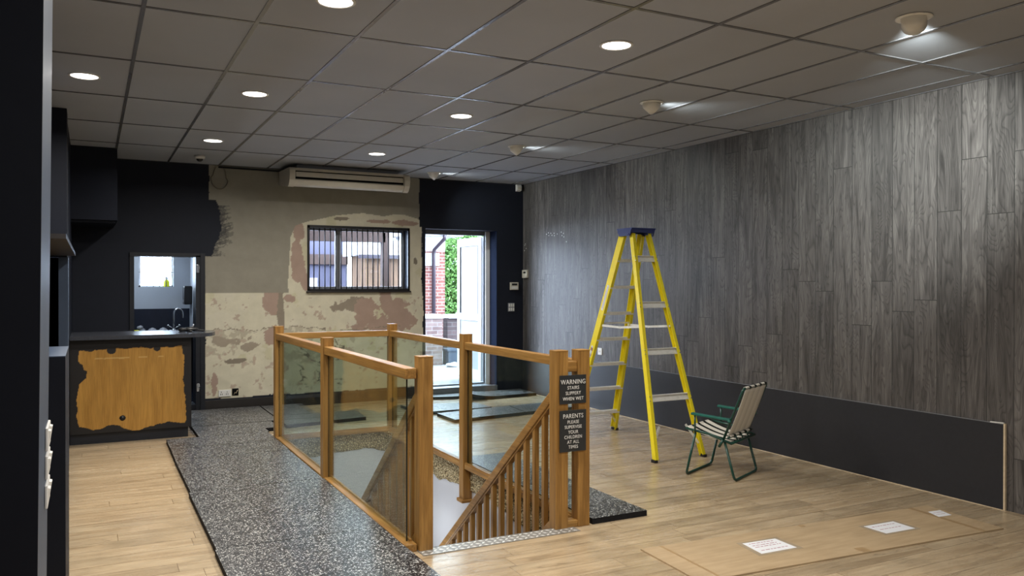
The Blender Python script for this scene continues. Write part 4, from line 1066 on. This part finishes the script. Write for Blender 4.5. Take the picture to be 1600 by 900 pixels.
wall_device('thermostat', 'small cream thermostat on the plank wall near the corner', 'thermostat', XR, 10.90, 1.785, 0.15, 0.12, 0.03, 'x', M['cream_metal'], parts=(('display', -0.04, 0.03, 0.01, 0.035, 0.002, M['black']),))
t = thing('light_switch', 'white six gang switch plate on the dark wall beside the back door', 'switch', (5.665, YB, 1.28))
b = MB(); b.box(5.61, 5.72, YB-0.010, YB-0.001, 1.215, 1.345, 0, 0.002); b.build('plate', M['grey_alu'], t)
for i in range(3):
    for j in range(2):
        b = MB(); x = 5.632+i*0.034; z = 1.249+j*0.062; b.box(x-0.012, x+0.012, YB-0.017, YB-0.009, z-0.024, z+0.024, 0, 0.002); b.build('rocker', M['white'], t)
wall_device('power_socket', 'white square socket plate on the plank wall behind the ladder', 'socket', XR, 8.87, 0.76, 0.095, 0.09, 0.010, 'x', M['white'], parts=(('blank_insert', -0.02, 0.02, -0.012, 0.012, 0.002, M['cream_metal']),))
t = thing('power_socket', 'white double socket low on the scraped plaster wall', 'socket', (1.53, YB-0.02, 0.21))
b = MB(); b.box(1.455, 1.605, YB-0.014, YB-0.001, 0.185, 0.270, 0, 0.003); b.build('plate', M['white'], t)
for x in (1.475, 1.545):
    b = MB(); b.box(x, x+0.006, YB-0.016, YB-0.013, 0.205, 0.225); b.box(x+0.02, x+0.026, YB-0.016, YB-0.013, 0.205, 0.225); b.box(x+0.01, x+0.016, YB-0.016, YB-0.013, 0.235, 0.25); b.build('socket_slot', M['black'], t)
t = thing('back_box', 'open wall box with loose wires beside the double socket', 'electrical box', (1.66, YB-0.01, 0.20))
b = MB(); b.box(1.62, 1.70, YB-0.006, YB-0.001, 0.19, 0.28); b.build('recess', M['dark_gap'], t)
b = MB(); b.tube([(1.64, YB-0.008, 0.20), (1.655, YB-0.016, 0.23), (1.67, YB-0.012, 0.22), (1.685, YB-0.016, 0.26)], 0.004, 6); b.build('wire', M['raw_edge'], t)
t = thing('motion_sensor', 'white motion sensor high in the corner beside the plank wall', 'sensor', (5.775, 10.97, 3.05))
b = MB(); b.prism([(5.735, 10.99, 3.035), (5.735, 10.935, 3.05), (5.735, 10.93, 3.11), (5.735, 10.95, 3.138), (5.735, 10.99, 3.138)], (0.075, 0, 0)); b.build('casing', M['white'], t)
b = MB(); b.box(5.748, 5.797, 10.929, 10.934, 3.06, 3.10, 0, 0.001); b.build('lens', M['cream_metal'], t)
# filled screw holes on the plank wall
rnd = random.Random(2)
fill = [(10.276,2.353),(10.22,2.37),(10.21,2.33),(10.15,2.36),(10.12,2.33),(10.06,2.355),(10.05,2.32),(9.97,2.34),(9.86,2.36),(9.84,2.31),(9.80,2.34),(9.79,2.29),(10.94,2.22),(10.90,2.17),(10.95,2.14),(10.92,2.24),(9.72,2.22)]
for (y, z) in fill:
    b = MB(); b.lathe([(0.009, 0), (0.008, 0.002), (0, 0.003)], (XR-0.0005, y, z), 8, axis=(-1, 0, 0))
    ident(b.build('filler_dot', M['white']), 'tiny white filler dot on the plank wall near the back corner', 'filler dot', 'filler dots on the plank wall')

# ------------------------------------------------------------------ CEILING THINGS
DG = 'round recessed ceiling downlights'
def downlight(x, y, lab):
    t = thing('downlight', lab, 'ceiling light', (x, y, ZC), DG)
    b = MB(); b.lathe([(0.090, -0.001), (0.108, -0.001), (0.108, -0.006), (0.094, -0.009), (0.090, -0.006), (0.090, -0.001)], (x, y, ZC), 32); b.build('trim_ring', M['white'], t)
    b = MB(); b.lathe([(0.090, -0.005), (0, -0.0055)], (x, y, ZC), 32); b.build('diffuser', M['glow'], t)
    lamp_area('downlight_lamp', (x, y, ZC-0.012), 0.16, DOWN_W, DOWN_COL, parent=t, spread=math.radians(164))
    return t
LOC = [(-0.037, 6.727, 'leftmost ceiling downlight beside the dark partition'), (1.166, 6.731, 'ceiling downlight over the rubber matting, third row from the back wall side pair'),
       (1.154, 9.13, 'ceiling downlight near the dome camera'), (2.965, 9.17, 'ceiling downlight just in front of the air conditioner'), (2.972, 6.755, 'ceiling downlight over the middle of the stair opening'),
       (2.965, 4.303, 'large looking ceiling downlight right of centre at the top'), (1.171, 4.33, 'ceiling downlight cut by the top edge of the photo')]
LOC[1] = (1.166, 6.731, 'ceiling downlight over the rubber matting, directly right of the leftmost one')
base = downlight(*LOC[0])
for x, y, lab in LOC[1:]: dup(base, (x, y, ZC), lab)
for x, y, lab in ((-0.04, 4.30, 'ceiling downlight just past the near left pillar, above the picture'), (1.16, 1.88, 'ceiling downlight a little ahead of the viewer on the left row'),
        (2.965, 1.88, 'ceiling downlight a little ahead of the viewer on the right row'), (2.965, -0.55, 'ceiling downlight behind the viewer on the right row'), (1.16, -0.55, 'ceiling downlight behind the viewer on the left row')):
    dup(base, (x, y, ZC), lab)

WG = 'hooded wall washers along the plank wall'
def washer(x, y, aim, lab, watts, cone, drop):
    t = thing('wall_washer', lab, 'ceiling light', (x, y, ZC), WG)
    a = Vector((math.cos(aim), math.sin(aim), 0))           # direction the mouth faces
    b = MB(); b.lathe([(0.055, -0.001), (0.098, -0.001), (0.100, -0.006), (0.085, -0.010), (0.058, -0.006)], (x, y, ZC), 32); b.build('trim_ring', M['spot_white'], t)
    # tilted cup: an open tube hanging from the hole, mouth turned to the wall
    ax = (Vector((0, 0, -1))*drop + a*0.86).normalized()
    c = Vector((x, y, ZC-0.022)) - ax*0.045
    b = MB(); b.lathe([(0.0, -0.036), (0.010, -0.035), (0.052, -0.014), (0.066, 0.008), (0.068, 0.085), (0.063, 0.085), (0.060, 0.004), (0.02, -0.02), (0, -0.02)], c, 28, axis=ax)
    for v in b.bm.verts:
        if v.co.z > ZC-0.002: v.co.z = ZC-0.002
    b.build('hood', M['spot_white'], t)
    b = MB(); b.lathe([(0.030, 0.028), (0.026, 0.036), (0, 0.038)], c, 20, axis=ax); b.build('bulb', M['bulb'], t)
    d = bpy.data.lights.new('washer_lamp', 'SPOT'); d.energy = watts; d.color = WASH_COL; d.spot_size = math.radians(cone); d.spot_blend = 1.0; d.shadow_soft_size = 0.025
    o = bpy.data.objects.new('washer_lamp', d); COL.objects.link(o); o.parent = t
    p = c + ax*0.065
    o.location = p - Vector((x, y, ZC)); o.rotation_euler = ax.to_track_quat('-Z', 'Y').to_euler()
    return t
W = [(4.159, 3.08, 'nearest and largest looking hooded ceiling spotlight, upper right'), (4.164, 5.525, 'hooded ceiling spotlight throwing a bright streak, second from the right'),
     (4.175, 7.975, 'hooded ceiling spotlight above the ladder side, third from the right'), (4.167, 10.385, 'farthest hooded ceiling spotlight, over the back doorway')]
wb = washer(W[0][0], W[0][1], math.radians(33), W[0][2], WASH_W*4.0, 60, 0.25)
w2 = washer(W[1][0], W[1][1], math.radians(0), W[1][2], WASH_W*0.62, 104, 0.50)
dup(w2, (W[2][0], W[2][1], ZC), W[2][2]); dup(w2, (W[3][0], W[3][1], ZC), W[3][2])

# dome camera
t = thing('dome_camera', 'small white dome security camera on the ceiling by the dark wall', 'camera', (1.151, 10.285, ZC))
b = MB(); b.lathe([(0.0, -0.001), (0.062, -0.001), (0.060, -0.03), (0.045, -0.042)], (1.151, 10.285, ZC), 24); b.build('casing', M['white'], t)
b = MB(); b.lathe([(0.040, -0.04), (0.034, -0.058), (0.018, -0.07), (0, -0.074)], (1.151, 10.285, ZC), 20); b.build('dome', M['black'], t)

# air conditioner under the ceiling
t = thing('air_conditioner', 'long cream ceiling air conditioning unit above the barred window', 'air conditioner', (3.0, 10.6, ZC))
AX0, AX1 = 2.20, 3.78
prof = [(10.93, 3.10), (10.93, 2.935), (10.90, 2.915), (10.38, 2.850), (10.33, 2.870), (10.285, 2.93), (10.27, 3.00), (10.28, 3.055), (10.31, 3.085)]
def slab(x0, x1, pr, name, mt, sm=False):
    b = MB(); b.prism([(x0, y, z) for y, z in pr], (x1-x0, 0, 0)); return b.build(name, mt, t)
slab(AX0+0.07, AX1-0.07, [(10.93,3.09),(10.93,2.93),(10.40,2.858),(10.345,2.878),(10.31,2.935),(10.33,2.95),(10.33,3.05),(10.31,3.055),(10.32,3.085)], 'body', M['cream_metal'])
slab(AX0, AX0+0.07, prof, 'end_cap', M['cream_metal']); slab(AX1-0.07, AX1, prof, 'end_cap', M['cream_metal'])
slab(AX0+0.075, AX1-0.075, [(10.328,2.945),(10.328,3.055),(10.332,3.055),(10.332,2.945)], 'outlet_recess', M['dark_gap'])
b = MB(); b.bar((AX0+0.085, 10.315, 3.005), (AX1-0.085, 10.315, 3.005), 0.012, 0.062, up=(0, 0.12, 1), bevel=0.004); b.build('louvre', M['cream_metal'], t)
b = MB(); b.box(AX0+0.12, AX1-0.12, 10.42, 10.90, 3.085, ZC-0.008); b.build('mounting_box', M['grey_alu'], t)
b = MB(); b.tube([(AX0-0.75, 10.96, 3.118), (AX0+0.15, 10.96, 3.112), (AX0+0.2, 10.85, 3.105)], 0.012, 8); b.build('pipe', M['black'], t)
# slack cable loop on the painted wall
b = MB(); pts = [(1.47 + 0.105*math.sin(a)*(1.0 if math.cos(a) < 0 else 0.75), YB-0.008, 2.985 + 0.16*math.cos(a)*(1 if math.cos(a) > 0 else 0.9)) for a in [2*PI*i/28 for i in range(29)]]
b.tube(pts, 0.005, 6); ident(b.build('cable_loop', plain('beige_cable', (0.17, 0.14, 0.10), 0.6)), 'thin beige loop of cable hanging high on the painted back wall', 'cable')
b = MB(); b.box(1.42, 1.60, YB-0.012, YB-0.001, 3.118, 3.146); ident(b.build('paint_strip', plain('greige_strip', (0.30, 0.26, 0.19), 0.6)), 'short pale strip at the ceiling above the cable loop', 'strip')

# ------------------------------------------------------------------ STEP LADDER
t = thing('step_ladder', 'tall yellow fibreglass step ladder with blue top cap', 'ladder', (4.95, 6.8, 0))
TOPZ = 2.135
def chan(p, q, w, dep, side, name='rail'):
    """C-channel rail: web w wide lies front-to-back, flanges turned inward"""
    p = Vector(p); q = Vector(q); d = (q-p).normalized(); L = (q-p).length; s = Vector((1, 0, 0)); s = (s - d*s.dot(d)).normalized(); f = s.cross(d).normalized()
    b = MB(); c = (p+q)/2
    b.obox(c, d, f, s, L, w, 0.006)
    for e in (-1, 1): b.obox(c + f*(e*(w/2-0.003)) - s*side*dep/2, d, f, s, L, 0.006, dep)
    return b.build(name, M['yellow'], t)
n1, n2 = ((4.575, 6.02, 0.02), (5.150, 6.02, 0.02)); n1t, n2t = ((4.815, 6.72, TOPZ), (5.035, 6.72, TOPZ))
f1, f2_ = ((4.640, 7.60, 0.02), (5.225, 7.60, 0.02)); f1t, f2t = ((4.800, 6.86, TOPZ), (5.050, 6.86, TOPZ))
rails = []
for (p, q, w, dep, sd_) in ((n1, n1t, 0.055, 0.03, -1), (n2, n2t, 0.055, 0.03, 1), (f1, f1t, 0.088, 0.03, -1), (f2_, f2t, 0.088, 0.03, 1)): rails.append(chan(p, q, w, dep, sd_))
def at(p, q, z): k = (z-p[2])/(q[2]-p[2]); return Vector([p[i]+(q[i]-p[i])*k for i in range(3)])
for z in (1.885, 1.61, 1.335, 1.06, 0.785, 0.51, 0.235):
    a, c = at(f1, f1t, z), at(f2_, f2t, z); b = MB()
    b.bar(a, c, 0.085, 0.006, mi=0); b.bar(a+Vector((0, 0.04, -0.013)), c+Vector((0, 0.04, -0.013)), 0.004, 0.028); b.bar(a+Vector((0, -0.04, -0.013)), c+Vector((0, -0.04, -0.013)), 0.004, 0.028)
    for k in range(7): b.bar(a+Vector((0, -0.033+k*0.011, 0.0035)), c+Vector((0, -0.033+k*0.011, 0.0035)), 0.003, 0.002)
    b.build('tread', M['alu'], t)
for z in (1.885, 1.43, 0.985, 0.56):
    a, c = at(n1, n1t, z), at(n2, n2t, z); u = (Vector(n1t)-Vector(n1)).normalized(); b = MB()
    b.bar(a, c, 0.006, 0.062, up=u); b.bar(a+u*0.028+Vector((0, -0.012, 0)), c+u*0.028+Vector((0, -0.012, 0)), 0.024, 0.008); b.bar(a-u*0.028+Vector((0, -0.012, 0)), c-u*0.028+Vector((0, -0.012, 0)), 0.024, 0.008)
    b.build('cross_bar', M['alu'], t)
    for e, s in ((a, 1), (c, -1)):
        b = MB()
        for o_ in (-0.02, 0.02): b.lathe([(0.006, 0), (0.005, 0.004), (0, 0.005)], e+u*o_+Vector((-s*0.0, -0.029, 0)), 8, axis=(0, -1, 0))
        b.build('rivet', M['steel'], t)
# cap
b = MB(); b.prism([(4.778, 6.66, TOPZ+0.045), (5.072, 6.66, TOPZ+0.045), (5.078, 6.79, TOPZ+0.045), (5.072, 6.92, TOPZ+0.045), (4.778, 6.92, TOPZ+0.045), (4.772, 6.79, TOPZ+0.045)], (0, 0, 0.014))
b.box(4.785, 5.065, 6.67, 6.675, TOPZ+0.012, TOPZ+0.046); b.box(4.785, 5.065, 6.90, 6.915, TOPZ+0.012, TOPZ+0.046)
for x in (4.784, 5.066): b.prism([(x-0.006, 6.70, TOPZ-0.02), (x-0.006, 6.88, TOPZ-0.02), (x-0.006, 6.91, TOPZ+0.046), (x-0.006, 6.67, TOPZ+0.046)], (0.012, 0, 0)); b.lathe([(0.014, 0), (0.012, 0.008), (0, 0.009)], (x, 6.72, TOPZ), 10, axis=(-1 if x < 5 else 1, 0, 0))
b.build('top_cap', M['blue_cap'], t)
# feet
for (p, w) in ((n1, 0.06), (n2, 0.06), (f1, 0.095), (f2_, 0.095)):
    b = MB(); b.box(p[0]-0.018, p[0]+0.018, p[1]-w/2, p[1]+w/2, 0.0, 0.026, 0, 0.004); b.build('foot', M['rubber_foot'], t)
# corner braces near the feet
for (p, q, pt, s) in ((n1, n1t, n2, 1), (n2, n2t, n1, -1)):
    a = at(p, q, 0.12); c = at(p, q, 0.30) + Vector((s*0.11, 0.0, 0)); b = MB(); b.bar(a+Vector((s*0.01, 0.02, 0)), c+Vector((0, 0.02, 0)), 0.022, 0.004, up=(0, 1, 0)); b.build('brace', M['alu'], t)
for (p, q, s) in ((f1, f1t, 1), (f2_, f2t, -1)):
    a = at(p, q, 0.09); c = at(p, q, 0.225) + Vector((s*0.10, 0, 0)); b = MB(); b.bar(a, c, 0.02, 0.004, up=(0, 1, 0)); b.build('brace', M['alu'], t)
# folding spreaders at two heights across the sides
for (na, nb, fa, fb, s) in ((n1, n1t, f1, f1t, 1), (n2, n2t, f2_, f2t, -1)):
    p = at(na, nb, 1.22) + Vector((s*0.02, 0, 0)); q = at(fa, fb, 1.20) + Vector((s*0.02, 0, 0)); mid = (p+q)/2 + Vector((0, 0, -0.015))
    b = MB(); b.bar(p, mid, 0.004, 0.022); b.bar(mid, q, 0.004, 0.022); b.lathe([(0.013, -0.004), (0.013, 0.004), (0, 0.004)], mid, 10, axis=(1, 0, 0)); b.build('spreader', M['alu'], t)
b = MB(); p = at(f1, f1t, 1.22); q = at(f2_, f2t, 1.22); b.bar(p, q, 0.004, 0.016); b.build('stay_bar', M['alu'], t)
# paper labels on the far left rail
def rail_label(z0, z1, mt, name='label', wd=0.035):
    a = at(f1, f1t, z0); c = at(f1, f1t, z1); dn = (c-a).normalized(); s = Vector((1, 0, 0)); s = (s-dn*s.dot(dn)).normalized(); f = s.cross(dn)
    b = MB(); b.obox((a+c)/2 - s*0.0045, dn, f, s, (c-a).length, wd, 0.0015); return b.build(name, mt, t)
rail_label(1.36, 1.62, M['white'], 'maker_label'); rail_label(1.375, 1.605, M['print_grey'], 'label_print', 0.008)
rail_label(0.86, 0.98, M['white'], 'warning_label'); rail_label(0.87, 0.90, M['print_red'], 'label_print', 0.038); rail_label(0.93, 0.96, M['print_red'], 'label_print', 0.038)

# ------------------------------------------------------------------ FOLDING CHAIR
O = Vector((4.522, 5.508, 0)); bd = Vector((0.43, -0.903, 0)).normalized(); wd = Vector((0.903, 0.43, 0)).normalized()
def P(w, s, z): return O + wd*w + bd*s + Vector((0, 0, z))
t = thing('folding_chair', 'green tubular folding garden chair with striped white canvas', 'chair', tuple(P(0.22, 0.2, 0)))
CW = 0.525; r = 0.0105
def arc(a, b_, c, rad=0.04, n=5):
    a, b_, c = Vector(a), Vector(b_), Vector(c); u = (a-b_).normalized()*rad; v = (c-b_).normalized()*rad
    return [b_ + u*(1-k/n)**2 + v*(k/n)**2 for k in range(n+1)]
def U(p0, p1, p2, p3, name):
    b = MB(); b.tube([p0] + arc(p0, p1, p2) + arc(p1, p2, p3) + [p3], r, 10); return b.build(name, M['green_tube'], t)
U(P(0, 0.085, 0.375), P(0, 0.0, r), P(CW, 0.0, r), P(CW, 0.085, 0.375), 'front_leg')
U(P(0.015, 0.335, 0.33), P(0.015, 0.425, r), P(CW-0.015, 0.425, r), P(CW-0.015, 0.335, 0.33), 'rear_leg')
# seat frame: tubes at the sides, front and rear bars
b = MB(); 
for w in (0.004, CW-0.004): b.tube([P(w, 0.0, 0.40), P(w, 0.20, 0.375), P(w, 0.40, 0.315)], r, 10)
b.tube([P(0, 0.0, 0.40), P(CW, 0.0, 0.40)], r, 10); b.tube([P(0, 0.40, 0.315), P(CW, 0.40, 0.315)], r, 10)
b.build('seat_frame', M['green_tube'], t)
b = MB(); b.tube([P(-0.012, 0.30, 0.28), P(-0.012, 0.335, 0.34)], 0.012, 8); b.tube([P(CW+0.012, 0.30, 0.28), P(CW+0.012, 0.335, 0.34)], 0.012, 8); b.build('pivot_bracket', M['green_tube'], t)
# back frame
b = MB(); p0, p1, p2, p3 = P(0.0, 0.335, 0.345), P(0.0, 0.505, 0.775), P(CW, 0.505, 0.775), P(CW, 0.335, 0.345)
b.tube([p0] + arc(p0, p1, p2, 0.03) + arc(p1, p2, p3, 0.03) + [p3], r, 10); b.tube([P(0, 0.375, 0.36), P(CW, 0.375, 0.36)], 0.007, 8); b.build('back_frame', M['green_tube'], t)
for w in (0.14, 0.26, 0.38):
    b = MB(); b.tube([P(w, 0.378, 0.37), P(w, 0.40, 0.32)], 0.006, 8); b.build('strut', M['green_tube'], t)
# arms
for w, s in ((-0.012, -1), (CW+0.012, 1)):
    b = MB(); b.bar(P(w, 0.055, 0.535), P(w, 0.40, 0.512), 0.040, 0.020, bevel=0.006); b.build('armrest', M['green_arm'], t)
    b = MB(); b.tube([P(w, 0.085, 0.375), P(w, 0.085, 0.528)], 0.008, 8); b.build('arm_support', M['green_tube'], t)
    b = MB(); b.lathe([(0.014, 0), (0.012, 0.014), (0, 0.016)], P(w+s*0.012, 0.395, 0.50), 12, axis=tuple(wd*s)); b.build('knob', M['green_arm'], t)
def cloth(fn, nu, nv, mat, name, th=0.003):
    me = bpy.data.meshes.new(name); V = []; Fc = []; uv = []
    for i in range(nu+1):
        for j in range(nv+1): V.append(fn(i/nu, j/nv))
    o0 = parent_world(t)
    me.from_pydata([tuple(Vector(v)-o0) for v in V], [], [(i*(nv+1)+j, (i+1)*(nv+1)+j, (i+1)*(nv+1)+j+1, i*(nv+1)+j+1) for i in range(nu) for j in range(nv)])
    ul = me.uv_layers.new(name='UVMap')
    for l in me.loops: k = l.vertex_index; ul.data[l.index].uv = ((k//(nv+1))/nu, (k % (nv+1))/nv)
    me.materials.append(mat)
    for p in me.polygons: p.use_smooth = True
    o = bpy.data.objects.new(name, me); COL.objects.link(o); o.parent = t
    md = o.modifiers.new('thickness', 'SOLIDIFY'); md.thickness = th; md.offset = 0; return o
cloth(lambda u, v: P(0.022+u*(CW-0.044), 0.0+v*0.385, 0.413-0.088*v - 0.022*math.sin(PI*v)*1.0 - 0.004*math.sin(PI*u)), 24, 12, M['canvas'], 'seat_canvas')
def bk(u, v):
    s0, z0, s1, z1 = 0.348, 0.352, 0.508, 0.772
    return P(0.028+u*(CW-0.056), s0+(s1-s0)*v + 0.005*math.sin(PI*v)+0.004, z0+(z1-z0)*v - 0.004)
cloth(bk, 24, 12, M['canvas_back'], 'back_canvas')
# canvas turns over the top and bottom bars
def roll(sc, zc, rr, name):
    def fn(u, v):
        a = v*2*PI*0.9; return P(0.028+u*(CW-0.056), sc+rr*math.cos(a), zc+rr*math.sin(a))
    cloth(fn, 24, 10, M['canvas'], name, 0.002)
roll(0.505, 0.775, 0.0135, 'top_hem'); roll(0.373, 0.362, 0.012, 'bottom_hem'); roll(-0.001, 0.401, 0.0135, 'front_hem')

# ------------------------------------------------------------------ FLAT CARTON ON THE FLOOR
t = thing('cardboard_carton', 'flattened cardboard carton lying on the floor at lower right', 'cardboard', (4.2, 3.75, 0))
c0, c1, c2, c3 = Vector((2.992, 4.073, 0)), Vector((5.454, 3.915, 0)), Vector((5.40, 3.320, 0)), Vector((2.955, 3.478, 0))
def C2(u, v): return c0*(1-u)*(1-v) + c1*u*(1-v) + c2*u*v + c3*(1-u)*v
def cq(b, u0, u1, v0, v1, z0, z1): b.prism([C2(u0, v0)+Vector((0,0,z0)), C2(u1, v0)+Vector((0,0,z0)), C2(u1, v1)+Vector((0,0,z0)), C2(u0, v1)+Vector((0,0,z0))], (0, 0, z1-z0))
b = MB(); cq(b, 0, 1, 0, 1, 0.0, 0.009); b.build('sheet', M['card'], t)
b = MB(); cq(b, 0.92, 0.935, 0.0, 1.0, 0.0088, 0.0096); cq(b, 0.055, 0.062, 0.0, 1.0, 0.0088, 0.0096); b.build('fold_line', M['tape'], t)
b = MB(); cq(b, 0.50, 0.515, 0.0, 0.07, 0.009, 0.0098); cq(b, 0.49, 0.52, 0.86, 0.99, 0.009, 0.0098); b.build('tape_strip', M['tape'], t)
def label3(pts, name, lines, film=True):
    p = [Vector((x, y, 0)) for x, y in pts]; ce = sum(p, Vector((0,0,0)))/4
    if film: b = MB(); b.prism([ce+(q-ce)*1.24+Vector((0,0,0.0092)) for q in p], (0, 0, 0.0008)); f = b.build('film', M['clear_tape'], t)
    b = MB(); b.prism([q+Vector((0,0,0.0100)) for q in p], (0, 0, 0.0008)); l = b.build(name, M['paper'], t)
    # p0 far-left, p1 far-right, p2 near-right, p3 near-left
    b = MB(); rnd = random.Random(int(ce.x*100))
    for v in lines:
        u = 0.12
        while u < 0.85:
            w = rnd.uniform(0.04, 0.13); u1 = min(0.88, u+w)
            def q(uu, vv): return p[0]*(1-uu)*(1-vv)+p[1]*uu*(1-vv)+p[2]*uu*vv+p[3]*(1-uu)*vv+Vector((0,0,0.0108))
            b.prism([q(u, v), q(u1, v), q(u1, v+0.045), q(u, v+0.045)], (0, 0, 0.0003)); u = u1+0.03
    b.build('faint_print', M['print_red'], l)
label3([(3.617, 3.863), (3.874, 3.845), (3.863, 3.654), (3.583, 3.664)], 'delivery_label', (0.12, 0.3, 0.45, 0.75))
label3([(4.598, 3.766), (4.873, 3.757), (4.865, 3.581), (4.599, 3.593)], 'delivery_label', (0.2, 0.55))
label3([(5.301, 3.80), (5.428-0.01, 3.79), (5.376, 3.672), (5.252, 3.682)], 'small_label', (0.3, 0.6), False)
